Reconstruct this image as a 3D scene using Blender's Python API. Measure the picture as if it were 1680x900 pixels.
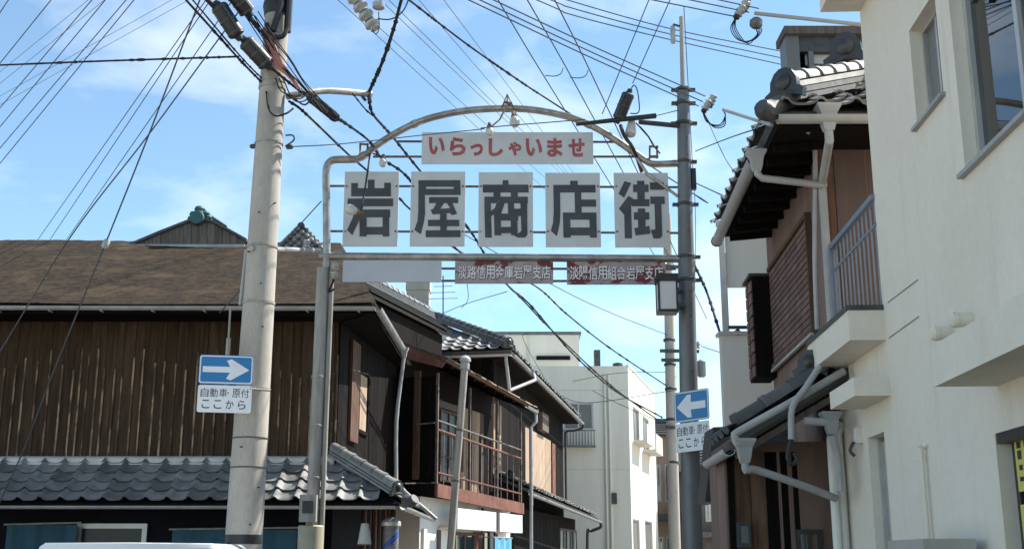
import bpy, bmesh, math, random
from mathutils import Vector, Matrix
random.seed(7)
R = math.radians
scene = bpy.context.scene
for o in list(bpy.data.objects): bpy.data.objects.remove(o)
COL = scene.collection

# ------------------------------------------------------------------ camera, sky, sun, exposure
F, PITCH, CZ = 1900.0, R(13.75), 1.6          # focal length in photo pixels, tilt, eye height
cam_d = bpy.data.cameras.new('camera'); cam = bpy.data.objects.new('camera', cam_d); COL.objects.link(cam)
cam_d.sensor_width = 36; cam_d.lens = F / 1680 * 36; cam_d.clip_start = .05; cam_d.clip_end = 3000
cam.location = (0, 0, CZ); cam.rotation_euler = (R(90) + PITCH, 0, 0)
scene.camera = cam
SUN_AZ, SUN_EL = 62.0, 48.0                    # degrees right of +Y, elevation
world = bpy.data.worlds.new('World'); scene.world = world; world.use_nodes = True
nt = world.node_tree; nt.nodes.clear()
def wn(t, **k):
    n = nt.nodes.new(t)
    for a, b in k.items(): setattr(n, a, b)
    return n
sky = wn('ShaderNodeTexSky', sky_type='NISHITA', sun_disc=False)
sky.sun_elevation = R(SUN_EL); sky.sun_rotation = R(SUN_AZ); sky.altitude = 0
sky.air_density = .9; sky.dust_density = 0.0; sky.ozone_density = 3.0
tc = wn('ShaderNodeTexCoord')
sepw = wn('ShaderNodeSeparateXYZ'); nt.links.new(tc.outputs['Generated'], sepw.inputs[0])
mpw = wn('ShaderNodeMapping'); mpw.inputs['Scale'].default_value = (1.0, 1.0, 2.6); mpw.inputs['Location'].default_value = (6.2, 6.6, 8.3)
nt.links.new(tc.outputs['Generated'], mpw.inputs[0])
nz = wn('ShaderNodeTexNoise'); nz.inputs['Scale'].default_value = 4.6; nz.inputs['Detail'].default_value = 8; nz.inputs['Roughness'].default_value = .55; nz.inputs['Distortion'].default_value = .3
nt.links.new(mpw.outputs[0], nz.inputs['Vector'])
rampw = wn('ShaderNodeValToRGB'); rampw.color_ramp.elements[0].position = .48; rampw.color_ramp.elements[1].position = .76
rampw.color_ramp.elements[0].color = (.05, .05, .05, 1); rampw.color_ramp.elements[1].color = (.60, .60, .60, 1)
nt.links.new(nz.outputs['Fac'], rampw.inputs[0])
mixw = wn('ShaderNodeMix', data_type='RGBA'); mixw.inputs['B'].default_value = (6.6, 7.0, 7.4, 1)
tint = wn('ShaderNodeMix', data_type='RGBA', blend_type='MULTIPLY'); tint.inputs['Factor'].default_value = 1; tint.inputs['B'].default_value = (1.06, 1.19, 1.10, 1)
nt.links.new(sky.outputs[0], tint.inputs['A'])
nt.links.new(rampw.outputs[0], mixw.inputs['Factor']); nt.links.new(tint.outputs['Result'], mixw.inputs['A'])
bg = wn('ShaderNodeBackground'); bg.inputs['Strength'].default_value = .11
out = wn('ShaderNodeOutputWorld')
nt.links.new(mixw.outputs['Result'], bg.inputs[0]); nt.links.new(bg.outputs[0], out.inputs[0])
sun_d = bpy.data.lights.new('sun', 'SUN'); sun_d.energy = 5.0; sun_d.angle = R(.53); sun_d.color = (1, .955, .88)
sun = bpy.data.objects.new('sun', sun_d); COL.objects.link(sun)
sd = Vector((math.sin(R(SUN_AZ)) * math.cos(R(SUN_EL)), math.cos(R(SUN_AZ)) * math.cos(R(SUN_EL)), math.sin(R(SUN_EL))))
sun.rotation_euler = sd.to_track_quat('Z', 'Y').to_euler(); sun.location = sd * 60
vs = scene.view_settings
vs.view_transform = 'Standard'; vs.look = 'None'; vs.gamma = 1; vs.use_curve_mapping = False
vs.exposure = .92
scene.render.resolution_x, scene.render.resolution_y = 1024, 548

# ------------------------------------------------------------------ helpers
def ray(u, v):
    a, b = (u - 840) / F, (450 - v) / F
    return Vector((a, math.cos(PITCH) - b * math.sin(PITCH), math.sin(PITCH) + b * math.cos(PITCH)))
def at(u, v, Y):
    d = ray(u, v); return d * (Y / d.y) + Vector((0, 0, CZ))
def onz(u, v, z):
    d = ray(u, v); return d * ((z - CZ) / d.z) + Vector((0, 0, CZ))
class Fr:
    """vertical facade frame: b runs along the wall, a is the outward side, z up"""
    def __init__(s, x, y, ang):
        s.p = Vector((x, y, 0)); t = R(ang)
        s.f = Vector((math.sin(t), math.cos(t), 0)); s.r = Vector((math.cos(t), -math.sin(t), 0))
    def pt(s, a, b, z): return s.p + s.r * a + s.f * b + Vector((0, 0, z))
    def pb(s, u, v, a=0):
        d = ray(u, v); q = s.p + s.r * a
        t = q.dot(s.r) / d.dot(s.r); w = d * t
        return (w - s.p).dot(s.f), w.z + CZ
Z = Vector((0, 0, 1))
WM = {}
def reg(o, parent, mw=None):
    COL.objects.link(o)
    mw = mw or Matrix()
    if parent is not None:
        o.parent = parent; o.matrix_parent_inverse = WM[parent.name].inverted()
    o.matrix_basis = mw; WM[o.name] = mw
    return o
def tag(o, label=None, cat=None, group=None, kind=None):
    if label: o['label'] = label
    if cat: o['category'] = cat
    if group: o['group'] = group
    if kind: o['kind'] = kind
    return o
def thing(name, loc, label, cat, group=None):
    o = bpy.data.objects.new(name, None); o.empty_display_size = .2
    reg(o, None, Matrix.Translation(Vector(loc)))
    return tag(o, label, cat, group)
class MB:
    def __init__(s): s.v = []; s.f = []
    def add(s, vs, fs):
        k = len(s.v); s.v += [Vector(p) for p in vs]; s.f += [[i + k for i in q] for q in fs]; return s
    def obox(s, o, ex, ey, ez):
        o, ex, ey, ez = Vector(o), Vector(ex), Vector(ey), Vector(ez)
        return s.add([o, o + ex, o + ex + ey, o + ey, o + ez, o + ex + ez, o + ex + ey + ez, o + ey + ez],
                     [(0, 3, 2, 1), (4, 5, 6, 7), (0, 1, 5, 4), (1, 2, 6, 5), (2, 3, 7, 6), (3, 0, 4, 7)])
    def bx(s, x0, x1, y0, y1, z0, z1): return s.obox((x0, y0, z0), (x1 - x0, 0, 0), (0, y1 - y0, 0), (0, 0, z1 - z0))
    def fb(s, fr, a0, a1, b0, b1, z0, z1): return s.obox(fr.pt(a0, b0, z0), fr.r * (a1 - a0), fr.f * (b1 - b0), Z * (z1 - z0))
    def prism(s, pts, vec):
        pts = [Vector(p) for p in pts]; vec = Vector(vec); n = len(pts)
        return s.add(pts + [p + vec for p in pts], [list(range(n - 1, -1, -1)), list(range(n, 2 * n))] + [(i, (i + 1) % n, n + (i + 1) % n, n + i) for i in range(n)])
    def bar(s, p, q, w, h, up=Z):
        p, q = Vector(p), Vector(q); d = (q - p).normalized(); up = Vector(up)
        x = d.cross(up)
        if x.length < 1e-4: x = d.cross(Vector((1, 0, 0)))
        x.normalize(); y = x.cross(d)
        return s.obox(p - x * w / 2 - y * h / 2, x * w, q - p, y * h)
    def tube(s, pts, r, n=10):
        pts = [Vector(p) for p in pts]; m = len(pts); rs = r if isinstance(r, (list, tuple)) else [r] * m
        t0 = (pts[1] - pts[0]).normalized(); x = t0.cross(Z if abs(t0.z) < .95 else Vector((0, 1, 0))).normalized()
        k = len(s.v)
        for i, p in enumerate(pts):
            t = (pts[min(i + 1, m - 1)] - pts[max(i - 1, 0)]).normalized()
            x = (x - t * x.dot(t)).normalized(); y = t.cross(x)
            for j in range(n):
                a = 2 * math.pi * j / n; s.v.append(p + (x * math.cos(a) + y * math.sin(a)) * rs[i])
        for i in range(m - 1):
            for j in range(n):
                s.f.append([k + i * n + j, k + i * n + (j + 1) % n, k + (i + 1) * n + (j + 1) % n, k + (i + 1) * n + j])
        s.f.append([k + j for j in range(n - 1, -1, -1)]); s.f.append([k + (m - 1) * n + j for j in range(n)])
        return s
    def lathe(s, base, axis, prof, n=14):
        base, axis = Vector(base), Vector(axis).normalized()
        return s.tube([base + axis * (h + i * 1e-5) for i, (r, h) in enumerate(prof)], [max(r, 1e-4) for r, h in prof], n)
    def mesh(s, name, mat, smooth=35):
        me = bpy.data.meshes.new(name); me.from_pydata(s.v, [], s.f)
        bm = bmesh.new(); bm.from_mesh(me); bmesh.ops.recalc_face_normals(bm, faces=bm.faces); bm.to_mesh(me); bm.free()
        if smooth:
            me.shade_smooth(); me.set_sharp_from_angle(angle=R(smooth))
        me.materials.append(mat); return me
    def build(s, name, mat, parent=None, smooth=35, **k):
        o = bpy.data.objects.new(name, s.mesh(name, mat, smooth)); reg(o, parent); tag(o, **k); return o
def inst(name, me, mw, parent):
    o = bpy.data.objects.new(name, me); reg(o, parent, mw); return o
def spline(pts, n=8):
    pts = [Vector(p) for p in pts]
    if len(pts) < 3: return [pts[0].lerp(pts[1], i / n) for i in range(n + 1)]
    P = [pts[0] * 2 - pts[1]] + pts + [pts[-1] * 2 - pts[-2]]; outp = []
    for i in range(1, len(P) - 2):
        for j in range(n):
            t = j / n; a, b, c, d = P[i - 1:i + 3]
            outp.append(.5 * ((2 * b) + (c - a) * t + (2 * a - 5 * b + 4 * c - d) * t * t + (3 * b - a - 3 * c + d) * t ** 3))
    return outp + [pts[-1]]

# ------------------------------------------------------------------ materials
def mat(name, c1, c2=None, scale=4., stretch=(1, 1, 1), rough=.7, metal=0., bump=0., bscale=None, var=0., lo=.35, hi=.65, c3=None, s3=1.5, st3=(1, 1, 1), lo3=.6, hi3=.75, fine=.0, spec=.5):
    m = bpy.data.materials.new(name); m.use_nodes = True; t = m.node_tree; N = t.nodes; L = t.links
    b = N['Principled BSDF']; b.inputs['Roughness'].default_value = rough; b.inputs['Metallic'].default_value = metal
    b.inputs['Specular IOR Level'].default_value = spec
    g = N.new('ShaderNodeNewGeometry')
    def noise(sc, st, det=5):
        mp = N.new('ShaderNodeMapping'); mp.inputs['Scale'].default_value = st; L.new(g.outputs['Position'], mp.inputs[0])
        n = N.new('ShaderNodeTexNoise'); n.inputs['Scale'].default_value = sc; n.inputs['Detail'].default_value = det; n.inputs['Roughness'].default_value = .6
        L.new(mp.outputs[0], n.inputs['Vector']); return n.outputs['Fac']
    def rng(fac, a, c):
        r = N.new('ShaderNodeMapRange'); r.interpolation_type = 'SMOOTHSTEP'; L.new(fac, r.inputs[0]); r.inputs[1].default_value = a; r.inputs[2].default_value = c; return r.outputs[0]
    def mix(fac, A, B, bt='MIX'):
        x = N.new('ShaderNodeMix'); x.data_type = 'RGBA'; x.blend_type = bt
        if hasattr(fac, 'is_linked'): L.new(fac, x.inputs['Factor'])
        else: x.inputs['Factor'].default_value = fac
        for nm, q in (('A', A), ('B', B)):
            if hasattr(q, 'is_linked'): L.new(q, x.inputs[nm])
            else: x.inputs[nm].default_value = (*q, 1) if len(q) == 3 else q
        return x.outputs['Result']
    col = mix(rng(noise(scale, stretch), lo, hi), c1, c2 or tuple(x * .8 for x in c1))
    if c3: col = mix(rng(noise(s3, st3), lo3, hi3), col, c3)
    if fine:
        r = N.new('ShaderNodeMapRange'); L.new(noise(scale * 14, stretch, 3), r.inputs[0]); r.inputs[1].default_value = .3; r.inputs[2].default_value = .7; r.inputs[3].default_value = 1 - fine; r.inputs[4].default_value = 1 + fine
        col = mix(1., col, r.outputs[0], 'MULTIPLY')
    if var:
        oi = N.new('ShaderNodeObjectInfo'); r = N.new('ShaderNodeMapRange'); L.new(oi.outputs['Random'], r.inputs[0]); r.inputs[3].default_value = 1 - var; r.inputs[4].default_value = 1 + var
        col = mix(1., col, r.outputs[0], 'MULTIPLY')
    L.new(col, b.inputs['Base Color'])
    if bump:
        bp = N.new('ShaderNodeBump'); bp.inputs['Strength'].default_value = bump; bp.inputs['Distance'].default_value = .02
        L.new(noise(bscale or scale * 6, stretch), bp.inputs['Height']); L.new(bp.outputs[0], b.inputs['Normal'])
    return m
def glass(name, col=(.03, .04, .045), rough=.04):
    m = bpy.data.materials.new(name); m.use_nodes = True; b = m.node_tree.nodes['Principled BSDF']
    b.inputs['Base Color'].default_value = (*col, 1); b.inputs['Roughness'].default_value = rough; b.inputs['IOR'].default_value = 1.75
    b.inputs['Specular IOR Level'].default_value = 1.0
    return m
M = dict(
 asphalt=mat('asphalt', (.055, .055, .057), (.04, .04, .042), 2, rough=.9, bump=.3, bscale=60, fine=.2),
 paving=mat('paving', (.45, .39, .31), (.39, .34, .27), 2, rough=.9, bump=.2, bscale=40),
 concrete=mat('concrete', (.42, .385, .33), (.35, .32, .275), 2.5, (1, 1, .35), .88, bump=.12, bscale=40, c3=(.24, .22, .19), s3=3, st3=(2, 2, .25), lo3=.62, hi3=.8, fine=.08),
 steel=mat('galvanised_steel', (.36, .33, .29), (.26, .235, .20), 6, (2, 2, .3), .5, .1, c3=(.2, .13, .085), s3=5, st3=(1, 1, .3), lo3=.66, hi3=.82),
 pipe_steel=mat('bare_pipe_steel', (.40, .37, .33), (.27, .24, .21), 7, (1, 1, 1), .38, .75, c3=(.15, .10, .07), s3=6, lo3=.62, hi3=.8),
 ornament=mat('glazed_dark_tile', (.035, .035, .037), (.022, .022, .024), 7, rough=.35, bump=.1, bscale=40),
 dark_red=mat('dark_red_shadow', (.11, .02, .022), (.08, .02, .02), 8, rough=.7),
 rod=mat('rusty_rod', (.17, .145, .125), (.1, .07, .055), 9, rough=.7, metal=.2),
 grey_pole=mat('grey_pole', (.17, .17, .17), (.135, .135, .135), 5, (1, 1, .3), .5, .4, c3=(.24, .24, .235), s3=7, st3=(1, 1, .2), lo3=.6, hi3=.8),
 dark_steel=mat('dark_steel', (.07, .07, .07), (.045, .045, .045), 8, rough=.5, metal=.3),
 rust=mat('rusty_bracket', (.23, .115, .06), (.11, .07, .05), 20, rough=.85, c3=(.42, .38, .32), s3=14, lo3=.55, hi3=.65),
 sign_white=mat('aged_white_panel', (.56, .56, .545), (.51, .51, .495), 3, (1, 1, .6), .5, c3=(.44, .43, .41), s3=6, st3=(1, 1, .35), lo3=.68, hi3=.85),
 blank_panel=mat('bare_grey_panel', (.47, .49, .52), (.44, .46, .49), 2, rough=.42),
 ink=mat('faded_black_letters', (.042, .044, .046), (.06, .062, .063), 4, rough=.6, c3=(.19, .15, .115), s3=4.2, lo3=.70, hi3=.76),
 red_ink=mat('faded_red_letters', (.33, .055, .06), (.38, .10, .10), 8, rough=.6),
 peel=mat('peeling_panel', (.36, .315, .30), (.30, .25, .24), 5, rough=.7, c3=(.13, .025, .024), s3=3.1, st3=(1, 1, 2.2), lo3=.54, hi3=.60),
 peel2=mat('peeling_red_panel', (.36, .31, .30), (.30, .25, .24), 5, rough=.7, c3=(.15, .02, .024), s3=3.0, st3=(1, 1, 2.0), lo3=.475, hi3=.52),
 white_ink=mat('white_letters', (.74, .73, .72), (.62, .6, .59), 14, rough=.6),
 black=mat('black_rubber', (.014, .014, .015), (.022, .022, .023), 10, rough=.5),
 cable=mat('black_cable', (.02, .02, .021), (.03, .03, .03), 5, rough=.8, spec=.2),
 wire=mat('grey_wire', (.10, .105, .11), (.08, .085, .09), 5, rough=.9, spec=.08),
 porcelain=mat('porcelain', (.40, .40, .385), (.30, .295, .28), 12, rough=.25),
 pink=mat('faded_red_guard', (.38, .13, .10), (.45, .22, .18), 15, rough=.6),
 bulb=mat('bulb_glass', (.62, .60, .56), (.5, .47, .42), 14, rough=.25),
 blue=mat('sign_blue', (.003, .17, .42), (.003, .15, .38), 3, rough=.35),
 sign_paint=mat('sign_white_paint', (.74, .75, .77), (.70, .71, .73), 3, rough=.4),
 sign_text=mat('sign_black_text', (.05, .055, .065), (.06, .065, .07), 3, rough=.5),
 tile=mat('grey_roof_tile', (.225, .22, .21), (.155, .152, .147), 7, rough=.58, bump=.12, bscale=50, var=.34, c3=(.29, .285, .265), s3=3.5, lo3=.6, hi3=.75, fine=.12),
 tile_dark=mat('dark_roof_tile', (.085, .084, .082), (.055, .055, .055), 7, rough=.6, bump=.08, bscale=50, var=.3, c3=(.16, .155, .145), s3=4, lo3=.62, hi3=.75, fine=.12),
 mortar=mat('white_mortar', (.62, .61, .58), (.5, .49, .46), 6, rough=.85),
 moss_roof=mat('mossy_brown_roof', (.057, .039, .025), (.026, .021, .016), 7, (1, 1, 1), .95, bump=1., bscale=30, c3=(.088, .062, .036), s3=1.3, st3=(1, 1, 1), lo3=.5, hi3=.75, fine=.55, spec=0.1),
 gutter=mat('grey_gutter', (.36, .36, .36), (.28, .28, .275), 4, (1, 1, 1), .5, c3=(.2, .17, .14), s3=6, lo3=.65, hi3=.8),
 white_pipe=mat('white_plastic_pipe', (.38, .378, .37), (.32, .318, .31), 3, rough=.45, c3=(.33, .32, .29), s3=5, lo3=.66, hi3=.85),
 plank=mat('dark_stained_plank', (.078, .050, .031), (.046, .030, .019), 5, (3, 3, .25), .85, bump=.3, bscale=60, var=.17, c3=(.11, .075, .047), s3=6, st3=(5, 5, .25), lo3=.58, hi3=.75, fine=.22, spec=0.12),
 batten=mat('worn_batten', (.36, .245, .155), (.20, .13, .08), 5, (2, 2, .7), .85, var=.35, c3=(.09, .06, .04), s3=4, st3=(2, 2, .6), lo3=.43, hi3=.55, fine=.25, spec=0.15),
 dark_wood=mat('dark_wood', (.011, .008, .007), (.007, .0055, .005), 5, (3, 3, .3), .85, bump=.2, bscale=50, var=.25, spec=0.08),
 brown_wood=mat('brown_wood', (.14, .082, .055), (.085, .05, .035), 6, (3, 3, .3), .8, bump=.2, bscale=50, var=.2, fine=.15, spec=0.15),
 red_wood=mat('reddish_wood', (.20, .085, .06), (.13, .058, .042), 6, (1, 1, .5), .75, bump=.2, bscale=40, var=.15, fine=.15, spec=0.2),
 grey_wood=mat('weathered_grey_wood', (.155, .13, .115), (.10, .085, .075), 6, (4, 4, .3), .9, bump=.3, bscale=60, var=.2, fine=.2, spec=0.15),
 tan_wood=mat('pale_board', (.40, .29, .20), (.30, .205, .14), 5, (3, 3, .3), .85, var=.12, fine=.12),
 salmon=mat('salmon_board', (.205, .137, .112), (.165, .11, .09), 3, (2, 2, .3), .75, var=.08, c3=(.17, .12, .10), s3=3, st3=(3, 3, .3), lo3=.62, hi3=.8, fine=.08, spec=0.25),
 maroon=mat('maroon_metal_sheet', (.115, .073, .064), (.092, .058, .051), 3, (2, 2, .3), .55, var=.1, fine=.06),
 lattice=mat('lattice_brown', (.175, .115, .10), (.13, .082, .07), 5, rough=.75, var=.15, fine=.12, spec=0.2),
 plaster=mat('cream_plaster', (.735, .675, .575), (.705, .645, .545), 1.3, rough=.9, bump=.12, bscale=70, c3=(.61, .555, .46), s3=1.6, st3=(3, 3, .3), lo3=.52, hi3=.85, fine=.03),
 plaster_seam=mat('seam_grey', (.25, .25, .24), rough=.9),
 white_plaster=mat('white_plaster', (.76, .745, .70), (.70, .68, .635), 2, rough=.9, c3=(.55, .53, .48), s3=1.5, st3=(2, 2, .4), lo3=.6, hi3=.85),
 pale_wall=mat('pale_grey_wall', (.54, .52, .47), (.50, .48, .43), 1.2, (2, 2, .4), .9, bump=.05, bscale=50),
 far_wall=mat('far_cream_wall', (.70, .67, .58), (.65, .62, .53), .9, (2, 2, .3), .9, c3=(.42, .40, .34), s3=.8, st3=(3, 3, .25), lo3=.58, hi3=.85),
 alu=mat('grey_aluminium', (.50, .49, .47), (.44, .43, .41), 5, rough=.4, metal=.4),
 alu_dark=mat('bronze_aluminium', (.06, .055, .05), (.045, .042, .04), 5, rough=.4, metal=.3),
 rail_blue=mat('blue_grey_rail', (.19, .22, .27), (.16, .19, .235), 4, rough=.5, metal=.1),
 frosted=mat('frosted_pane', (.17, .165, .155), (.14, .137, .13), 2, rough=.35),
 teal=mat('teal_cloth', (.022, .085, .125), (.016, .062, .09), 2, (1, 1, .5), .8),
 dark_room=mat('dark_interior', (.012, .012, .016), rough=.9, spec=0.1),  # near-black colour stands in for the darkness of unlit rooms and recesses
 curtain=mat('pale_curtain', (.5, .5, .48), (.38, .38, .36), 14, (1, 1, .02), .9),
 yellow=mat('yellow_poster', (.62, .56, .12), (.56, .5, .1), 3, rough=.5),
 beige_guard=mat('beige_guard', (.42, .38, .265), (.36, .325, .225), 4, rough=.6),
 copper=mat('teal_patina', (.03, .115, .12), (.02, .07, .075), 9, rough=.6),
 car_white=mat('white_car_paint', (.74, .75, .76), (.72, .73, .74), 1, rough=.18),
 tyre=mat('tyre_rubber', (.02, .02, .02), rough=.85),
 towel=mat('light_blue_towel', (.14, .42, .66), (.11, .34, .56), 8, rough=.95),
 barber_red=mat('barber_red', (.5, .03, .03), rough=.3), barber_blue=mat('barber_blue', (.03, .06, .28), rough=.3),
 leaf=mat('leaf', (.05, .09, .03), (.03, .06, .02), 6, rough=.7),
)
M['glass'] = glass('window_glass'); M['glass_sky'] = glass('window_glass_clear', (.05, .07, .08), .03)
M['dark_pane'] = mat('dark_pane', (.015, .016, .018), (.02, .021, .022), 2, rough=.25, spec=.3)
gs = bpy.data.materials.new('real_window_glass'); gs.use_nodes = True; gt = gs.node_tree; gt.nodes.clear()
g_o = gt.nodes.new('ShaderNodeOutputMaterial'); g_m = gt.nodes.new('ShaderNodeMixShader'); g_f = gt.nodes.new('ShaderNodeFresnel'); g_f.inputs[0].default_value = 2.5
g_t = gt.nodes.new('ShaderNodeBsdfTransparent'); g_t.inputs[0].default_value = (.62, .68, .68, 1); g_g = gt.nodes.new('ShaderNodeBsdfGlossy'); g_g.inputs['Roughness'].default_value = .02
gt.links.new(g_f.outputs[0], g_m.inputs[0]); gt.links.new(g_t.outputs[0], g_m.inputs[1]); gt.links.new(g_g.outputs[0], g_m.inputs[2]); gt.links.new(g_m.outputs[0], g_o.inputs[0])
M['glass_sky'] = gs
M['clear'] = glass('lantern_glass', (.5, .5, .49), .3)
def rects_wall(fr, a, b0, b1, z0, z1, ops, depth):
    """facade sheet with real openings: ops = [(b0,b1,z0,z1)], reveals go inward by depth"""
    m = MB(); bs = sorted({b0, b1, *[min(max(x, b0), b1) for o in ops for x in o[:2]]}); zs = sorted({z0, z1, *[min(max(x, z0), z1) for o in ops for x in o[2:]]})
    for i in range(len(bs) - 1):
        for j in range(len(zs) - 1):
            bc, zc = (bs[i] + bs[i + 1]) / 2, (zs[j] + zs[j + 1]) / 2
            if any(o[0] < bc < o[1] and o[2] < zc < o[3] for o in ops): continue
            m.add([fr.pt(a, bs[i], zs[j]), fr.pt(a, bs[i + 1], zs[j]), fr.pt(a, bs[i + 1], zs[j + 1]), fr.pt(a, bs[i], zs[j + 1])], [(0, 1, 2, 3)])
    for (p, q, r, s) in ops:
        c = [(p, r), (q, r), (q, s), (p, s)]
        for k in range(4):
            (x0, y0), (x1, y1) = c[k], c[(k + 1) % 4]
            m.add([fr.pt(a, x0, y0), fr.pt(a, x1, y1), fr.pt(a - depth, x1, y1), fr.pt(a - depth, x0, y0)], [(0, 1, 2, 3)])
    bm = None
    return m
def window(parent, fr, a, b0, b1, z0, z1, fm, gm, cols=2, rows=1, w=.04, name='window', pane='pane', label=None):
    """frame (with mullions) as the part, each pane a sub-part; a = outer face of the frame"""
    m = MB(); d = .05
    m.fb(fr, a - d, a, b0, b1, z0, z0 + w).fb(fr, a - d, a, b0, b1, z1 - w, z1).fb(fr, a - d, a, b0, b0 + w, z0 + w, z1 - w).fb(fr, a - d, a, b1 - w, b1, z0 + w, z1 - w)
    cw, rh = (b1 - b0 - 2 * w) / cols, (z1 - z0 - 2 * w) / rows
    for i in range(1, cols): m.fb(fr, a - d + .006, a - .006, b0 + w + cw * i - w / 2, b0 + w + cw * i + w / 2, z0 + w, z1 - w)
    for j in range(1, rows): m.fb(fr, a - d + .010, a - .010, b0 + w, b1 - w, z0 + w + rh * j - w / 3, z0 + w + rh * j + w / 3)
    o = m.build(name, fm, parent, 0, label=label)
    for i in range(cols):
        for j in range(rows):
            g = gm[(i + j) % len(gm)] if isinstance(gm, list) else gm
            MB().fb(fr, a - .034 - .003 * (i % 2), a - .026 - .003 * (i % 2), b0 + w + cw * i + .002, b0 + w + cw * (i + 1) - .002, z0 + w + rh * j + .002, z0 + w + rh * (j + 1) - .002).build(pane, g, o, 0)
    return o
def text_pts(s, thick=0.0):
    c = bpy.data.curves.new('tmp', 'FONT'); c.body = s; c.size = 1; c.resolution_u = 3; c.offset = thick
    o = bpy.data.objects.new('tmp', c); COL.objects.link(o)
    dg = bpy.context.evaluated_depsgraph_get(); dg.update()
    me = o.evaluated_get(dg).to_mesh(); v = [p.co.copy() for p in me.vertices]; f = [list(p.vertices) for p in me.polygons]
    o.evaluated_get(dg).to_mesh_clear(); bpy.data.objects.remove(o); bpy.data.curves.remove(c)
    return v, f
def text_box(m, s, o, ex, ez, thick=0.0, keep=False):
    """write s so that its ink fills the box o + ex (right) + ez (up); flat print"""
    v, f = text_pts(s, thick)
    x0, x1 = min(p.x for p in v), max(p.x for p in v); y0, y1 = min(p.y for p in v), max(p.y for p in v)
    m.add([Vector(o) + Vector(ex) * ((p.x - x0) / (x1 - x0)) + Vector(ez) * ((p.y - y0) / (y1 - y0)) for p in v], f); return m
# roof tiles ---------------------------------------------------------
def tile_mesh(name, w, l, mt, h=.055):
    """pantile: x across, y up the slope, z off the roof; head tucked under the next row"""
    prof = []
    for i in range(11):
        t = i / 10; prof.append((t * w * 1.04, h * math.exp(-((t - .14) / .13) ** 2) + .4 * h * math.exp(-((t - 1.02) / .12) ** 2) + .012 * (2 * t - 1.1) ** 2))
    m = MB(); n = len(prof)
    vs = [(x, 0, z + .042) for x, z in prof] + [(x, l * 1.12, z + .004) for x, z in prof] + [(x, .004, z + .022) for x, z in prof]
    fs = [(i, i + 1, n + i + 1, n + i) for i in range(n - 1)] + [(2 * n + i, 2 * n + i + 1, i + 1, i) for i in range(n - 1)]
    m.add(vs, fs); return m.mesh(name, mt, 50)
def lay_tiles(parent, me, o, ex, es, nx, ny, w, l, keep=None, jit=.004, name='tile'):
    ex, es = Vector(ex).normalized(), Vector(es).normalized(); n = ex.cross(es).normalized(); k = 0
    for j in range(ny):
        for i in range(nx):
            p = Vector(o) + ex * (i * w) + es * (j * l)
            if keep and not keep(p + ex * w / 2 + es * l / 2): continue
            p = p + n * random.uniform(0, jit) + es * random.uniform(-jit, jit)
            mw = Matrix((ex, es, n)).transposed().to_4x4(); mw = Matrix.Translation(p) @ mw @ Matrix.Rotation(random.uniform(-.022, .022), 4, 'Z')
            inst(name, me, mw, parent); k += 1
    return k
def ridge_tiles(parent, p, q, r, mt, step=.24, name='ridge_tile', n=8):
    """row of half-round cap tiles from p to q, each overlapping the next"""
    p, q = Vector(p), Vector(q); d = (q - p); L = d.length; d.normalize(); k = max(1, int(round(L / step))); st = L / k
    x = d.cross(Z).normalized(); up = x.cross(d); m = MB()
    A = [math.pi * i / n for i in range(n + 1)]
    def ring(y, rr): return [Vector((math.cos(a) * rr, y, math.sin(a) * rr)) for a in A]
    vs = ring(0, r * 1.10) + ring(.05, r * 1.10) + ring(.051, r) + ring(st * 1.04, r * .93); w = n + 1
    fs = [(g * w + i, g * w + i + 1, (g + 1) * w + i + 1, (g + 1) * w + i) for g in range(3) for i in range(n)] + [list(range(n, -1, -1))]
    m.add(vs, fs); me = m.mesh(name, mt, 40)
    mw = Matrix((x, d, up)).transposed().to_4x4()
    for i in range(k): inst(name, me, Matrix.Translation(p + d * (st * i)) @ mw, parent)
def gargoyle(parent, p, d, s, mt, name='ridge_end_ornament'):
    """onigawara: shouldered end plate with a boss and curled feet, facing along d"""
    p, d = Vector(p), Vector(d).normalized(); x = d.cross(Z).normalized(); m = MB()
    out = [(-.62, -.25), (-.66, .02), (-.46, .14), (-.44, .42), (-.30, .66), (-.12, .78), (.12, .78), (.30, .66), (.44, .42), (.46, .14), (.66, .02), (.62, -.25), (.3, -.1), (-.3, -.1)]
    m.prism([p + x * (a * s) + Z * (b * s) for a, b in out], d * (.22 * s))
    m.lathe(p + Z * (.34 * s) + d * (.2 * s), d, [(.26 * s, 0), (.27 * s, .06 * s), (.18 * s, .13 * s), (0, .16 * s)], 12)
    m.tube([p + x * (-.5 * s) + d * (.1 * s) - Z * (.1 * s), p + d * (.26 * s) + Z * (-.02 * s), p + x * (.5 * s) + d * (.1 * s) - Z * (.1 * s)], .09 * s, 8)
    return m.build(name, M['ornament'], parent, 40)
def half_gutter(m, p, q, r, n=8, up=Z):
    """open half-round gutter from p to q"""
    p, q = Vector(p), Vector(q); d = (q - p).normalized(); x = d.cross(Vector(up)).normalized(); y = x.cross(d); k = len(m.v)
    for rr in (r, r * .86):
        for e in (p, q):
            for i in range(n + 1):
                a = math.pi + math.pi * i / n; m.v.append(e + x * math.cos(a) * rr + y * math.sin(a) * rr)
    w = n + 1
    for i in range(n):
        m.f.append([k + i, k + i + 1, k + w + i + 1, k + w + i]); m.f.append([k + 2 * w + i, k + 2 * w + i + 1, k + 3 * w + i + 1, k + 3 * w + i])
        m.f.append([k + i, k + i + 1, k + 2 * w + i + 1, k + 2 * w + i]); m.f.append([k + w + i, k + w + i + 1, k + 3 * w + i + 1, k + 3 * w + i])
    for i in (0, n): m.f.append([k + i, k + w + i, k + 3 * w + i, k + 2 * w + i])
    return m
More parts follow.
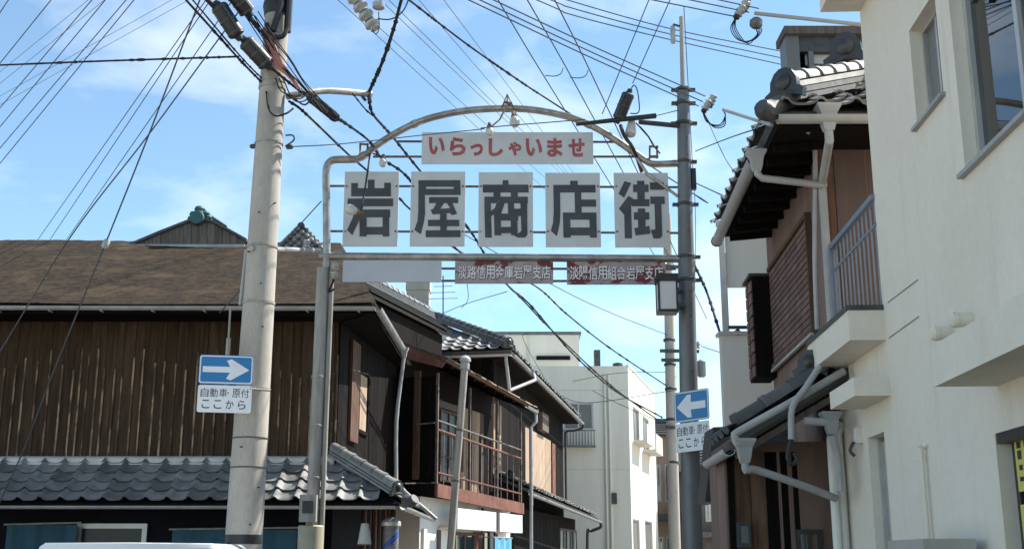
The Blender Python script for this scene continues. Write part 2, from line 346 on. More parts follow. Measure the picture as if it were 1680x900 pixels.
def hopper(m, p, s=.09):
    p = Vector(p); k = len(m.v)
    L = [(-1.1, 1.0), (-1.1, .75), (-.75, .1), (-.6, -.9), (-.45, -1.5)]
    for w, h in L:
        for sx, sy in ((-1, -1), (1, -1), (1, 1), (-1, 1)): m.v.append(p + Vector((sx * abs(w) * s, sy * abs(w) * s * .8, h * s)))
    for g in range(len(L) - 1):
        for i in range(4): m.f.append([k + g * 4 + i, k + g * 4 + (i + 1) % 4, k + (g + 1) * 4 + (i + 1) % 4, k + (g + 1) * 4 + i])
    m.f.append([k, k + 1, k + 2, k + 3]); m.f.append([k + 4 * (len(L) - 1) + i for i in range(4)])
    return m

# ------------------------------------------------------------------ setting
MB().bx(-900, 900, -300, 2500, -.5, 0).build('ground', M['paving'], None, 0, kind='structure')
road = MB()
cl = [(-.35, -30), (-.1, 0), (.0, 14), (1.5, 26), (3.2, 38), (6.2, 60), (12, 100)]
for (x0, y0), (x1, y1) in zip(cl, cl[1:]): road.add([(x0 - 2.0, y0, .004), (x0 + 1.7, y0, .004), (x1 + 1.7, y1, .004), (x1 - 2.0, y1, .004)], [(0, 1, 2, 3)])
road.build('road', M['asphalt'], None, 0, kind='structure')
MB().add([(-60, 10.2, .008), (-2.0, 10.2, .008), (-2.0, 15.6, .008), (-60, 15.6, .008)], [(0, 1, 2, 3)]).build('side_street', M['asphalt'], None, 0, kind='structure')
ln = MB()
for s, w in ((-1.62, .12), (1.32, .12)):
    for (x0, y0), (x1, y1) in zip(cl, cl[1:]): ln.add([(x0 + s, y0, .009), (x0 + s + w, y0, .009), (x1 + s + w, y1, .009), (x1 + s, y1, .009)], [(0, 1, 2, 3)])
ln.build('road_marking', M['sign_paint'], None, 0, kind='structure')

# ------------------------------------------------------------------ sign gate over the street
GY = 15.0
def G(u, v, dy=0): return at(u, v, GY + dy)
gx = lambda u, v: G(u, v).x
gz = lambda v: G(840, v).z
gate = thing('sign_gate', (G(515, 880).x, GY, 0), 'steel pipe gate across the street carrying five big black character panels', 'sign gate')
xl = gx(536, 430)
pz = gz(440)
MB().tube([(xl - .06, GY, 0), (xl - .045, GY, pz)], .082, 18).build('post', M['steel'], gate)
MB().tube([(xl + .062, GY + .01, 0), (xl + .072, GY + .01, pz + .1)], .034, 12).build('conduit', M['steel'], gate)
band = MB()
for v in (620, 700, 785): band.lathe((xl - .05, GY, gz(v)), Z, [(.085, 0), (.089, .004), (.089, .026), (.085, .03)], 18)
band.build('post_clamp', M['steel'], gate)
pip = [G(536, 440), G(536, 380), G(535.5, 320), G(535, 290), G(536, 276), G(540, 267), G(549, 262), G(570, 261.5), G(588, 261)]
MB().tube(spline(pip, 5), .052, 16).build('upright_pipe', M['pipe_steel'], gate)
arch = [(586, 261), (600, 254), (612, 243), (640, 224), (680, 203), (720, 190), (770, 181), (832, 178), (880, 181), (930, 191), (970, 206), (1005, 226), (1040, 250), (1062, 265), (1072, 269), (1090, 269), (1114, 268)]
MB().tube(spline([G(u, v) for u, v in arch], 5), .048, 16).build('arch_pipe', M['pipe_steel'], gate)
for u, v, w, q in ((592, 258, 600, 253), (676, 205, 684, 201.5), (826, 178, 838, 178), (962, 202, 970, 206)): MB().tube([G(u, v), G(w, q)], .056, 16).build('pipe_coupling', M['pipe_steel'], gate)
MB().tube([G(524, 420), G(1114, 424.5)], .054, 16).build('beam_pipe', M['pipe_steel'], gate)
for v0, v1, u0, u1 in ((305, 307, 541, 1112), (379, 382, 541, 1112), (232, 233, 652, 1020), (257, 257, 612, 1050), (440, 441, 560, 1108), (460, 461, 560, 1108)):
    MB().tube([G(u0, v0, .035), G(u1, v1, .035)], .017, 8).build('panel_rod', M['rod'], gate)
MB().tube([G(1040, 252, -.02), G(1062, 285, -.03), G(1112, 322, -.03)], .022, 8).build('diagonal_brace', M['pipe_steel'], gate)
# five character panels: strokes measured as (x0,y0,x1,y1) or polygons, in units of one photo pixel / 6.43
CH = {
 0: ((40, 72, 577, 783), [(108, 195, 178, 250), (285, 160, 355, 250), (458, 192, 528, 250), (108, 250, 528, 335), (70, 360, 550, 440),
     [(150, 440), (232, 440), (222, 500), (190, 590), (120, 740), (65, 690), (125, 560)], (222, 475, 518, 555), (196, 540, 270, 755), (440, 555, 508, 755), (270, 657, 440, 735)]),
 1: ((745, 72, 573, 786), [(820, 165, 1262, 235), (1190, 235, 1262, 258), (885, 258, 1262, 322), [(820, 235), (902, 235), (885, 300), (885, 520), (872, 600), (838, 735), (772, 690), (805, 600), (815, 500)],
     (930, 345, 1235, 408), [(1005, 408), (1085, 408), (1045, 470), (1150, 462), (1118, 412), (1172, 408), (1220, 520), (1165, 535), (1148, 512), (965, 527), (945, 480), (975, 468)],
     (1042, 520, 1110, 585), (915, 585, 1240, 650), (1042, 650, 1110, 695), (890, 695, 1252, 765)]),
 2: ((42, 78, 570, 782), [(290, 165, 352, 212), (80, 212, 560, 295), (190, 295, 264, 340), (372, 295, 445, 340), (95, 340, 548, 408), (92, 408, 160, 768), [(470, 408), (540, 408), (530, 740), (505, 768), (430, 768), (385, 742), (428, 735), (470, 700)],
     [(222, 408), (305, 408), (262, 520), (190, 520), (160, 545), (160, 490), (200, 462)], (338, 408, 402, 525), (402, 468, 470, 545), (190, 520, 440, 590), (190, 590, 258, 745), (362, 590, 430, 742), (258, 660, 362, 722)]),
 3: ((38, 92, 584, 778), [(302, 178, 382, 222), (120, 222, 570, 302), [(120, 302), (190, 302), (188, 520), (180, 620), (145, 760), (82, 705), (108, 620), (118, 500)], (345, 302, 415, 515), (415, 378, 570, 452),
     (215, 515, 570, 588), (215, 588, 290, 775), (495, 588, 568, 775), (290, 672, 495, 752)]),
 4: ((28, 95, 580, 780), [[(140, 185), (212, 205), (132, 360), (75, 318)], [(180, 340), (238, 378), (205, 450), (130, 540), (75, 475)], [(130, 530), (205, 440), (205, 785), (130, 785)],
     (275, 182, 352, 222), (232, 222, 395, 300), (275, 300, 352, 378), (216, 378, 400, 450), (275, 475, 352, 515), (232, 515, 395, 590), (275, 590, 352, 675), [(232, 682), (275, 672), (352, 668), (390, 655), (400, 735), (245, 755)],
     (412, 200, 560, 275), (412, 350, 562, 425), [(455, 425), (525, 425), (525, 760), (500, 785), (435, 785), (405, 700), (455, 695)]]),
}
PAN = [(564, 653.5, 282, 404), (673.5, 763, 282, 404), (785, 874.5, 283, 404.5), (895, 985, 284, 405), (1008, 1097.5, 284, 405.5)]
for k, (u0, u1, v0, v1) in enumerate(PAN):
    x0, x1, z1, z0 = gx(u0, (v0 + v1) / 2), gx(u1, (v0 + v1) / 2), gz(v0), gz(v1)
    pn = MB().bx(x0, x1, GY - .015, GY + .015, z0, z1).build('character_panel', M['sign_white'], gate, 0)
    (a, b, w, h), strokes = CH[k]; sk = (25, 25, 25, 12, 0)[k]; m = MB()
    def T(x, y): tt = (y - b) / h; return x0 + (x1 - x0) * (x - (a - sk * tt)) / w, z1 + (z0 - z1) * tt
    for i, s in enumerate(strokes):
        if isinstance(s, tuple): s = [(s[0], s[1]), (s[2], s[1]), (s[2], s[3]), (s[0], s[3])]
        m.prism([(T(x, y)[0], GY - .0155, T(x, y)[1]) for x, y in s], (0, -.005 - .0005 * i, 0))
    m.build('character', M['ink'], pn, 0)
    bo = MB()
    for sx in (x0 + .03, x1 - .03):
        for vv in (306, 380): bo.lathe((sx, GY - .015, gz(vv)), (0, -1, 0), [(.014, 0), (.014, .008), (.006, .014)], 8)
    bo.build('bolt', M['rust'], pn)
x0, x1, z1, z0 = gx(692, 243), gx(973, 243), gz(217.5), gz(269)
wp = MB().bx(x0, x1, GY - .015, GY + .015, z0, z1).build('welcome_panel', M['sign_white'], gate, 0)
wm = MB()
for ch, bx in zip('いらっしゃいませ', ((105, 118, 255, 280), (300, 118, 450, 290), (492, 180, 612, 293), (663, 130, 800, 297), (848, 160, 970, 293), (1010, 130, 1165, 295), (1210, 128, 1355, 302), (1410, 130, 1560, 302))):
    a, b, c, d = (bx[0] / 5.695 + 685), (bx[1] / 5.695 + 205), (bx[2] / 5.695 + 685), (bx[3] / 5.695 + 205)
    text_box(wm, ch, (gx(a, 243), GY - .019, gz(d)), (gx(c, 243) - gx(a, 243), 0, 0), (0, 0, gz(b) - gz(d)), .042)
wm.build('lettering', M['red_ink'], wp, 0)
for k, (u0, u1, v0, v1, txt) in enumerate(((562.5, 724.5, 427, 462.5, ''), (746.5, 907.5, 429, 465, '淡路信用金庫岩屋支店'), (930, 1092, 429.5, 466.5, '淡陽信用組合岩屋支店'))):
    x0, x1, z1, z0 = gx(u0, 445), gx(u1, 445), gz(v0), gz(v1)
    pn = MB().bx(x0, x1, GY - .018, GY + .012, z0, z1).build('sponsor_panel', [M['blank_panel'], M['peel'], M['peel2']][k], gate, 0, label=('blank bare grey panel' if k == 0 else None))
    if txt:
        m = MB(); n = len(txt); cw = (x1 - x0 - .07) / n
        for i, ch in enumerate(txt):
            text_box(m, ch, (x0 + .035 + cw * i + cw * .03, GY - .0215 - .0004 * (i % 2), z0 + (z1 - z0) * .20), (cw * .97, 0, 0), (0, 0, (z1 - z0) * .60), .014)
        m.build('lettering', M['white_ink'], pn, 0)
        sh = MB(); sh.v = [v + Vector((.007, .0012, -.009)) for v in m.v]; sh.f = [list(q) for q in m.f]; sh.build('letter_shadow', M['dark_red'], pn, 0)
        sh = MB(); sh.v = [v + Vector((-.005, .0016, .004)) for v in m.v]; sh.f = [list(q) for q in m.f]; sh.build('letter_shadow', M['dark_red'], pn, 0)
# lamp brackets and bare bulbs on the arch
def bulb_lamp(p, d, s=1.0):
    p, d = Vector(p), Vector(d).normalized()
    m = MB().lathe(p - d * .05 * s, d, [(.02 * s, 0), (.028 * s, .01), (.028 * s, .06 * s), (.04 * s, .07 * s)], 10); o = m.build('lamp_socket', M['rust'], gate)
    MB().lathe(p + d * .02 * s, d, [(.02 * s, 0), (.045 * s, .03 * s), (.062 * s, .075 * s), (.058 * s, .115 * s), (.035 * s, .145 * s), (0, .155 * s)], 12).build('bulb', M['bulb'], o)
br = MB()
br.tube([G(822, 180, -.05), G(832, 155, -.05), G(845, 181, -.05)], .014, 8).tube([G(832, 155, .05), G(833, 182, .03)], .011, 8).tube([G(827, 168, -.05), G(840, 170, -.05)], .02, 8)
br.tube([G(834, 168, -.06), G(820, 196, -.2), G(806, 208, -.28)], .012, 8)
br.build('lamp_bracket', M['rust'], gate)
bulb_lamp(G(843, 188, -.07), (.1, -.2, -1), 1.15)
bulb_lamp(G(803, 206, -.28), (0, -.2, -1), .9)
for u, v in ((597, 244), (1072, 248)):
    m = MB()
    for du in (-6, 6): m.tube([G(u + du, v - 9, -.03), G(u + du, v + 12, -.03)], .014, 6)
    m.tube([G(u - 7, v - 8, -.03), G(u + 8, v - 7, -.03)], .016, 6).tube([G(u - 7, v + 9, -.03), G(u + 8, v + 9, -.03)], .02, 6).build('lamp_bracket', M['rust'], gate)
MB().tube([G(607, 252, -.05), G(604, 275, -.15), G(598, 315, -.3), G(592, 346, -.38)], .013, 8).build('lamp_arm', M['black'], gate)
bulb_lamp(G(590, 349, -.4), (-1, -.1, .35), 1.15)
MB().tube([G(612, 252, -.04), G(628, 257, -.06)], .012, 6).build('lamp_arm', M['black'], gate)
bulb_lamp(G(629, 258, -.06), (0, -.3, -1), .9)
MB().tube([G(1072, 238, -.04), G(1064, 224, -.1), G(1048, 206, -.16), G(1040, 198, -.2)], .013, 8).tube([G(1072, 238, -.04), G(1083, 252, -.04)], .013, 6).build('lamp_arm', M['black'], gate)
for u, v, r_ in ((549, 434, .05), (548, 448, .055)): MB().lathe(G(u, v, -.02), (0, -.3, -1), [(.02, -.03), (r_, 0), (r_ * .8, .03), (r_, .05), (.02, .09)], 12).build('insulator', M['porcelain'], gate)
MB().tube(spline([G(551, 452, -.03), G(545, 465, -.04), G(540, 478, -.02), G(549, 474, -.02)], 4), .014, 6).build('lead_wire', M['cable'], gate)
# junction boxes on the post
bxm = MB().bx(xl - .19, xl + .02, GY - .2, GY - .09, gz(856), gz(812)); bx_o = bxm.build('meter_box', M['steel'], gate, 0)
MB().bx(xl - .15, xl - .02, GY - .215, GY - .2, gz(842), gz(822)).build('box_window', M['dark_steel'], bx_o, 0)
gm = MB(); gm.lathe((xl - .065, GY, 0), Z, [(.165, 0), (.165, gz(863)), (.15, gz(861))], 20); gm.build('post_guard', M['beige_guard'], gate)

# ------------------------------------------------------------------ grey steel pole carrying the gate's right end
px_, py_ = at(1126, 450, GY).x, GY
sp = thing('steel_pole', (px_, py_, 0), 'slim dark grey steel pole at the right end of the sign gate', 'pole')
sx = lambda v: at(1118 + (v - 30) * 17 / 870, v, GY).x
zt = gz(148)
MB().tube([(sx(900) , GY, 0), (sx(700), GY, gz(700)), (sx(450), GY, gz(450)), (sx(150), GY, zt)], [.135, .122, .112, .082], 20).build('shaft', M['grey_pole'], sp)
MB().tube([(sx(150), GY, zt), (sx(30), GY, gz(28))], .032, 10).build('top_mast', M['steel'], sp)
for v, w in ((150, .10), (172, .10), (205, .115), (268, .1), (338, .11), (424, .12), (462, .125)):
    m = MB(); m.lathe((sx(v), GY, gz(v)), Z, [(w, 0), (w + .006, .005), (w + .006, .04), (w, .045)], 18); m.bx(sx(v) - w - .06, sx(v) - w + .01, GY - .03, GY + .03, gz(v), gz(v) + .04); m.bx(sx(v) + w - .01, sx(v) + w + .07, GY - .03, GY + .03, gz(v), gz(v) + .04)
    m.build('pole_band', M['dark_steel'], sp)
m = MB(); m.lathe(G(1104, 54), Z, [(.03, -.16), (.045, -.12), (.03, -.09), (.045, -.05), (.03, -.02), (.04, .02), (.03, .1)], 12); m.build('insulator', M['porcelain'], sp)
MB().tube([G(1104, 40), G(1117, 44)], .016, 6).build('insulator_bracket', M['dark_steel'], sp)
MB().tube([G(1122, 207, .0), G(1108, 206, -.06), G(1048, 200, -.1)], .034, 10).build('arm', M['dark_steel'], sp)
MB().bx(sx(300) + .09, sx(300) + .15, GY - .06, GY + .02, gz(312), gz(278)).build('junction_box', M['black'], sp, 0)
tb = MB()
for v in (520, 560, 610, 660, 790, 850, 480, 380, 230): tb.lathe((sx(v) + .03, GY - .10, gz(v)), (0, -1, 0), [(.008, 0), (.014, .012), (0, .02)], 6)
tb.build('bolt', M['dark_steel'], sp)
# black insulated cable sleeve and splice case slung beside the pole
def slung_case(pts, r, label, group='black splice cases slung on the cables'):
    pts = [Vector(p) for p in pts]; d = (pts[1] - pts[0]); L = d.length; d.normalize()
    t = thing('splice_case', pts[0].lerp(pts[1], .5), label, 'splice case', group)
    MB().lathe(pts[0], d, [(r * .35, -.05), (r * .5, 0), (r * .95, .02), (r, .05), (r, L - .05), (r * .95, L - .02), (r * .5, L), (r * .35, L + .05)], 12).build('case_body', M['black'], t)
    m = MB()
    for f in (.12, .5, .88): m.lathe(pts[0] + d * (L * f - .012), d, [(r * 1.03, 0), (r * 1.05, .004), (r * 1.05, .02), (r * 1.03, .024)], 12)
    x = d.cross(Z).normalized(); m.bar(pts[0] + d * .04 + x * r, pts[1] - d * .04 + x * r, .02, .03)
    m.build('case_strap', M['dark_steel'], t)
    return t
slung_case([at(1014, 197, 14.6), at(1032, 152, 14.5)], .085, 'black splice case hanging upright over the gate arch near the steel pole')
t = thing('cable_sleeve', at(1010, 197, 14.55), 'thick black insulating sleeve lying over the right shoulder of the gate arch', 'cable sleeve')
MB().tube([at(945, 204, 14.55), at(1010, 197, 14.55), at(1076, 190, 14.6)], [.024, .032, .036], 10).build('sleeve', M['black'], t)
MB().tube([at(1076, 190, 14.6), at(1113, 181, 14.9)], .007, 6).build('tie_wire', M['wire'], t)
MB().tube(spline([at(1032, 152, 14.5), at(1040, 140, 14.5), at(1046, 150, 14.5), at(1049, 178, 14.5), at(1045, 186, 14.55), at(1034, 186, 14.55)], 5), .008, 6).build('jumper', M['cable'], t)
MB().tube(spline([at(1018, 205, 14.6), at(1024, 222, 14.6), at(1040, 246, 14.9), at(1053, 282, 15.1)], 5), .026, 8).build('lead', M['black'], t)
t = thing('street_lamp_head', at(1036, 212, 14.7), 'small white lamp head hanging under the black sleeve by the arch', 'lamp')
MB().lathe(at(1037, 198, 14.7), at(1033, 230, 14.6) - at(1037, 198, 14.7), [(.03, 0), (.055, .02), (.06, .09), (.075, .2), (.07, .24), (0, .25)], 12).build('lamp_shade', M['bulb'], t)
MB().tube([at(1037, 200, 14.7), at(1036, 192, 14.65)], .014, 6).build('hook', M['dark_steel'], t)
# lantern box
t = thing('lantern', at(1094, 516, 14.8), 'square black framed lantern with frosted panes on the grey steel pole', 'lantern')
c = at(1094, 484, 14.75); hw, z0, z1 = .118, at(1094, 514, 14.75).z, at(1094, 452, 14.75).z
m = MB()
for s in (-1, 1):
    for q in (-1, 1): m.bx(c.x + s * hw - .013, c.x + s * hw + .013, c.y + q * hw - .013, c.y + q * hw + .013, z0 + .03, z1 - .1)
m.bx(c.x - hw - .012, c.x + hw + .012, c.y - hw - .012, c.y + hw + .012, z0, z0 + .035)
m.prism([(c.x - hw - .02, c.y - hw - .02, z1 - .1), (c.x + hw + .02, c.y - hw - .02, z1 - .1), (c.x + hw + .02, c.y + hw + .02, z1 - .1), (c.x - hw - .02, c.y + hw + .02, z1 - .1)], (0, 0, .1))
m.build('lantern_frame', M['black'], t, 0)
for s in (-1, 1):
    MB().bx(c.x - hw + .014, c.x + hw - .014, c.y + s * hw - .003, c.y + s * hw + .003, z0 + .036, z1 - .101).build('pane', M['clear'], t, 0)
    MB().bx(c.x + s * hw - .003, c.x + s * hw + .003, c.y - hw + .014, c.y + hw - .014, z0 + .036, z1 - .101).build('pane', M['clear'], t, 0)
MB().bx(c.x + hw + .012, c.x + hw + .12, c.y - .02, c.y + .2, z0 + .1, z0 + .14).build('lantern_bracket', M['dark_steel'], t, 0); MB().bx(c.x + hw + .012, c.x + hw + .1, c.y - .02, c.y + .2, z1 - .2, z1 - .16).build('lantern_bracket', M['dark_steel'], t, 0, kind='stuff')

# ------------------------------------------------------------------ one-way signs
def one_way(p, ax, w, h, label, flip, cat_pole):
    """p centre of the blue plate, ax unit vector to the right along the plate"""
    p, ax = Vector(p), Vector(ax).normalized(); nrm = ax.cross(Z) ; nrm.normalize()
    if nrm.y > 0: nrm = -nrm
    t = thing('one_way_sign', p - Z * (h * 1.5), label, 'road sign', 'blue one-way arrow signs')
    def rr(a, b, c, rad, n=4):  # rounded rectangle centred at height c
        o = []
        for sx_, sz_, s0 in ((1, 1, 0), (-1, 1, 90), (-1, -1, 180), (1, -1, 270)):
            for i in range(n + 1):
                an = R(s0 + 90 * i / n); o.append((sx_ * (a - rad) + rad * math.cos(an), c + sz_ * (b - rad) + rad * math.sin(an)))
        return o
    def P3(l, d): return [p + ax * a + Z * b + nrm * d for a, b in l]
    pl = MB().prism(P3(rr(w / 2, h / 2, 0, .03), 0), nrm * -.004).build('arrow_plate', M['sign_paint'], t, 0)
    bd = MB(); bd.prism(P3(rr(w / 2, h / 2, 0, .03), .0005), nrm * .0015); bd.build('blue_rim', M['blue'], pl, 0)
    MB().prism(P3(rr(w / 2 - .008, h / 2 - .008, 0, .026), .0025), nrm * .001).build('white_rim', M['sign_paint'], pl, 0)
    MB().prism(P3(rr(w / 2 - .022, h / 2 - .022, 0, .018), .004), nrm * .001).build('blue_field', M['blue'], pl, 0)
    f = -1 if flip else 1
    A = [(-.45, -.11), (.08, -.11), (.01, -.34), (.10, -.40), (.45, 0), (.10, .40), (.01, .34), (.08, .11), (-.45, .11)]
    if abs(w / h) < 1.3: A = [(-.43, -.13), (.02, -.13), (.0, -.40), (.12, -.40), (.45, 0), (.12, .40), (.0, .40), (.02, .13), (-.43, .13)]
    MB().prism(P3([(f * a * (w - .03), b * (h - .03)) for a, b in A], .0055), nrm * .001).build('arrow', M['sign_paint'], pl, 0)
    h2 = h * .93; c2 = -h / 2 - .012 - h2 / 2
    sp_ = MB().prism(P3(rr(w / 2 - .004, h2 / 2, c2, .025), 0), nrm * .003).build('text_plate', M['sign_paint'], t, 0)
    m = MB()
    def put(s, x0, x1, z0, z1, th): text_box(m, s, p + ax * (x0 * w) + Z * (c2 + z0 * h2) + nrm * .0042, ax * ((x1 - x0) * w), Z * ((z1 - z0) * h2), th)
    for ch, a in zip('自動車', (-.44, -.27, -.10)): put(ch, a, a + .145, .06, .38, .005)
    put('・', .045, .075, .19, .25, 0)
    for ch, a in zip('原付', (.14, .30)): put(ch, a, a + .145, .06, .38, .006)
    for ch, a in zip('ここから', (-.41, -.19, .03, .25)): put(ch, a, a + .145, -.36, -.04, .012)
    m.build('lettering', M['sign_text'], sp_, 0)
    b = MB(); b.bx(p.x - .025, p.x + .025, p.y + .03, p.y + .045, p.z - h * 1.45, p.z + h * .5)
    b.build('back_rail', M['steel'], t, 0)
    return t
ly = 12.72
pc = at(371, 606, ly)
sgn = one_way(pc, Vector((1, .03, -.025)), 90 / 1900 * ly * .995, 48.5 / 1900 * ly, 'blue sign with a white arrow pointing right, on the concrete pole', False, 'l')
# rods and clamps holding it
MB().tube([pc + Vector((-.0, .03, .36)), pc + Vector((0, .03, -.1))], .026, 8).build('bracket_socket', M['steel'], sgn)
MB().tube([pc + Vector((0, .03, .3)), at(378, 504, 12.75)], .012, 8).build('hanger_rod', M['steel'], sgn)
MB().tube([at(410, 637, 12.73), at(442, 640, 12.85)], .014, 8).build('clamp_arm', M['steel'], sgn)
pr = at(1134.5, 665, GY - .34)
sg2 = one_way(pr, Vector((math.cos(R(-38)), math.sin(R(-38)), .05)), .50, .39, 'blue sign with a white arrow pointing left, on the grey steel pole', True, 'r')
MB().bx(pr.x - .03, pr.x + .03, pr.y + .02, GY - .08, pr.z - .1, pr.z - .06).build('clamp_arm', M['dark_steel'], sg2, 0)

# ------------------------------------------------------------------ concrete utility pole
UY = 13.0
ux = at(430, 470, UY).x
up = thing('utility_pole', (ux, UY, 0), 'tall pale concrete utility pole loaded with cables at left of the gate', 'utility pole')
uxv = lambda z: at(456, 0, UY).x + (8.25 - z) * -.010
MB().tube([(uxv(z), UY, z) for z in (0, 1.7, 4.4, 8.25, 12)], [.215, .203, .178, .142, .118], 26).build('shaft', M['concrete'], up)
uz = lambda v: at(430, v, UY).z
urad = lambda z: .215 - z * .0087
for v, h, mt in ((408, .03, 'steel'), (500, .035, 'steel'), (720, .012, 'dark_steel'), (768, .012, 'dark_steel'), (138, .05, 'steel'), (148, .05, 'steel'), (640, .02, 'steel'), (238, .02, 'steel')):
    z = uz(v); r = urad(z) + .004
    MB().lathe((uxv(z), UY, z), Z, [(r, 0), (r + .006, .003), (r + .006, h), (r, h + .003)], 24).build('pole_band', M[mt], up)
z = uz(20); MB().lathe((uxv(z), UY, z), Z, [(.155, -.06), (.165, 0), (.175, .05), (.165, .12)], 22).build('black_collar', M['black'], up)
m = MB(); z = uz(10); m.tube([(uxv(z) + .16, UY - .12, uz(60)), (uxv(z) + .17, UY - .12, uz(-40))], .045, 10); m.tube([(uxv(z) - .0, UY - .19, uz(62)), (uxv(z) + .08, UY - .18, uz(20)), (uxv(z) + .05, UY - .18, uz(-40))], .04, 10); m.tube(spline([(uxv(z) + .17, UY - .16, uz(55)), (uxv(z) + .12, UY - .2, uz(72)), (uxv(z) - .02, UY - .2, uz(70)), (uxv(z) - .08, UY - .18, uz(50))], 4), .03, 8)
m.build('riser_cable', M['black'], up)
m = MB()
for k in range(9):
    a = random.uniform(-10, 6); m.tube(spline([at(440 + a, 45 + k, UY - .2), at(452 + a, 75 + 2 * k, UY - .24), at(464 + a * .6, 105 + k, UY - .24), at(480 + a * .5, 128, UY - .22), at(492 + a * .3, 146, UY - .2)], 5), .012, 6)
m.build('faded_cable_wrap', M['pink'], up)
MB().tube(spline([at(437, 150, UY - .18), at(441, 178, UY - .2), at(452, 190, UY - .2), at(470, 186, UY - .18), at(481, 178, UY - .1)], 6), .012, 6).tube(spline([at(480, 160, UY - .2), at(500, 172, UY - .2), at(512, 156, UY - .2), at(490, 150, UY - .2)], 6), .01, 6).build('drip_loop', M['cable'], up)
MB().tube(spline([at(470, 158, UY), at(500, 153, UY + .1), at(530, 149, UY + .3), at(560, 150, UY + .5), at(608, 154.5, UY + .9)], 5), .042, 10).build('side_arm', M['steel'], up)
MB().tube([at(605, 150, UY + .85), at(607, 168, UY + .85)], .03, 8).tube([at(594, 158, UY + .8), at(600, 165, UY + .85)], .02, 6).build('arm_clamp', M['dark_steel'], up)
random.seed(11)
for k in range(6):
    j = lambda s: random.uniform(-s, s)
    MB().tube(spline([at(398 + 5 * k, 20 + j(6), UY - .3), at(428 + 4 * k + j(3), 62 + j(5), UY - .26), at(452 + 5 * k + j(3), 98 + j(6), UY - .24), at(486 + 4 * k + j(4), 140 + j(5), UY - .2), at(520 + 6 * k + j(4), 176 + 3 * k + j(4), UY + .3)], 7), .007, 5).build('drop_cable', M['cable'], up)
for k in range(3): MB().tube(spline([at(452 + 6 * k, 128, UY - .2), at(462 + 9 * k, 150 + 6 * k, UY - .22), at(486 + 6 * k, 158 + 4 * k, UY - .15), at(500 + 8 * k, 150, UY - .05)], 6), .008, 5).build('drip_loop', M['cable'], up)
MB().bx(uxv(6.6) - .13, uxv(6.6) - .05, UY - .235, UY - .16, uz(118), uz(96)).build('terminal_box', M['black'], up, 0)
MB().tube([at(404, 410, UY - .02), at(394, 500, UY - .02)], .02, 8).build('conduit', M['white_pipe'], up)
MB().tube([at(412, 407, UY - .2), at(525, 411, UY + 1.7)], .03, 8).build('stay_bar', M['white_pipe'], up)
MB().lathe(at(503, 408, UY + 1.3), Z, [(.03, 0), (.05, .02), (.03, .05), (.05, .08), (.03, .12), (0, .13)], 12).build('insulator', M['porcelain'], up)
for v in (338, 355, 418, 470, 540, 598, 655, 735, 800, 860, 890):
    z = uz(v); a = random.uniform(-.8, .9); r = urad(z); d = Vector((math.sin(a), -math.cos(a), 0)); MB().lathe(Vector((uxv(z), UY, z)) + d * (r - .01), d, [(.008, 0), (.01, .03), (.006, .05)], 6).build('step_bolt', M['dark_steel'], up)
m = MB(); m.tube(spline([at(469, 222, UY - .1), at(480, 222, UY - .15), at(482, 230, UY - .15), at(468, 240, UY - .1)], 4), .01, 6); m.lathe(at(470, 241, UY - .05), (1, 0, 0), [(.03, 0), (.03, .06), (.015, .08)], 8); m.lathe(at(421, 240, UY - .05), (-1, 0, 0), [(.03, 0), (.03, .06), (.015, .08)], 8); m.build('stay_hook', M['dark_steel'], up)
for k in range(7):
    z = .55 + k * .2; r = urad(z) + .006
    MB().lathe((uxv(z), UY, z), Z, [(r, 0), (r, .1)], 24).build('warning_band', M['yellow'] if k % 2 else M['black'], up)

# ------------------------------------------------------------------ dark timber corner house, left
AY = 17.5; EY = 16.6
fa = Fr(at(553, 640, AY).x, AY, 90)             # b along +X (negative = left), a toward the camera
def fz(fr, v, u=300): return fr.pb(u, v)[1]
A = thing('timber_house', (-5.2, AY, 0), 'old dark plank-clad corner house with a brown roof, at left behind the pole', 'house')
zg, zfl = fa.pb(300, 503)[1], fa.pb(300, 752)[1]
XL = -9.0 - fa.p.x; DP = 9.0
# masonry-free core
sd_ang = 6.2; fs = Fr(fa.p.x, AY, sd_ang)         # street-side wall, outward = right
side_len = 4.8
core = MB(); cz = 5.32
quad = [fa.pt(0, XL, 0), fa.pt(0, 0, 0), fs.pt(0, side_len, 0), Vector((-9.0, AY + side_len, 0))]
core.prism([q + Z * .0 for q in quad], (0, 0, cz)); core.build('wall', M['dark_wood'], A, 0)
n = 0; b0 = XL; random.seed(21)
while b0 < -.05:
    n += 1; bw = min(random.choice((.11, .14, .16, .17, .19)), -b0)
    MB().fb(fa, .004, .022 + random.uniform(0, .006), b0 + .003, b0 + bw - .003, zfl - .02, cz - .02).build('plank', M['plank'], A, 0)
    MB().fb(fa, .0285, .042, b0 + bw - .013 + random.uniform(-.005, .004), b0 + bw + .012, zfl, cz - .72 + random.uniform(-.35, .12)).build('batten', M['batten'], A, 0)
    b0 += bw
n2 = 16
for i in range(n2):
    b0 = side_len / n2 * i
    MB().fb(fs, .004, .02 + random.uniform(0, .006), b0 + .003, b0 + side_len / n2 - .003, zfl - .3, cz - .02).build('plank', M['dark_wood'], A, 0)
MB().fb(fa, .05, .085, XL, -.02, zfl - .045, zfl + .03).build('flashing', M['gutter'], A, 0)
# street-side window and shutter
b0, z0 = fs.pb(570, 722, .03); b1, z1 = fs.pb(588, 566, .03)
MB().fb(fs, .03, .075, b0, b1, z0, z1).build('shutter', M['brown_wood'], A, 0)
b2, z2 = fs.pb(603, 614, .03); b3, z3 = fs.pb(588, 720, .03)
window(A, fs, .06, b1 + .05, b2 + .05, z3 + .1, z2, M['dark_wood'], M['tan_wood'], 1, 1, .06, label='upstairs street-side window with a pale board')
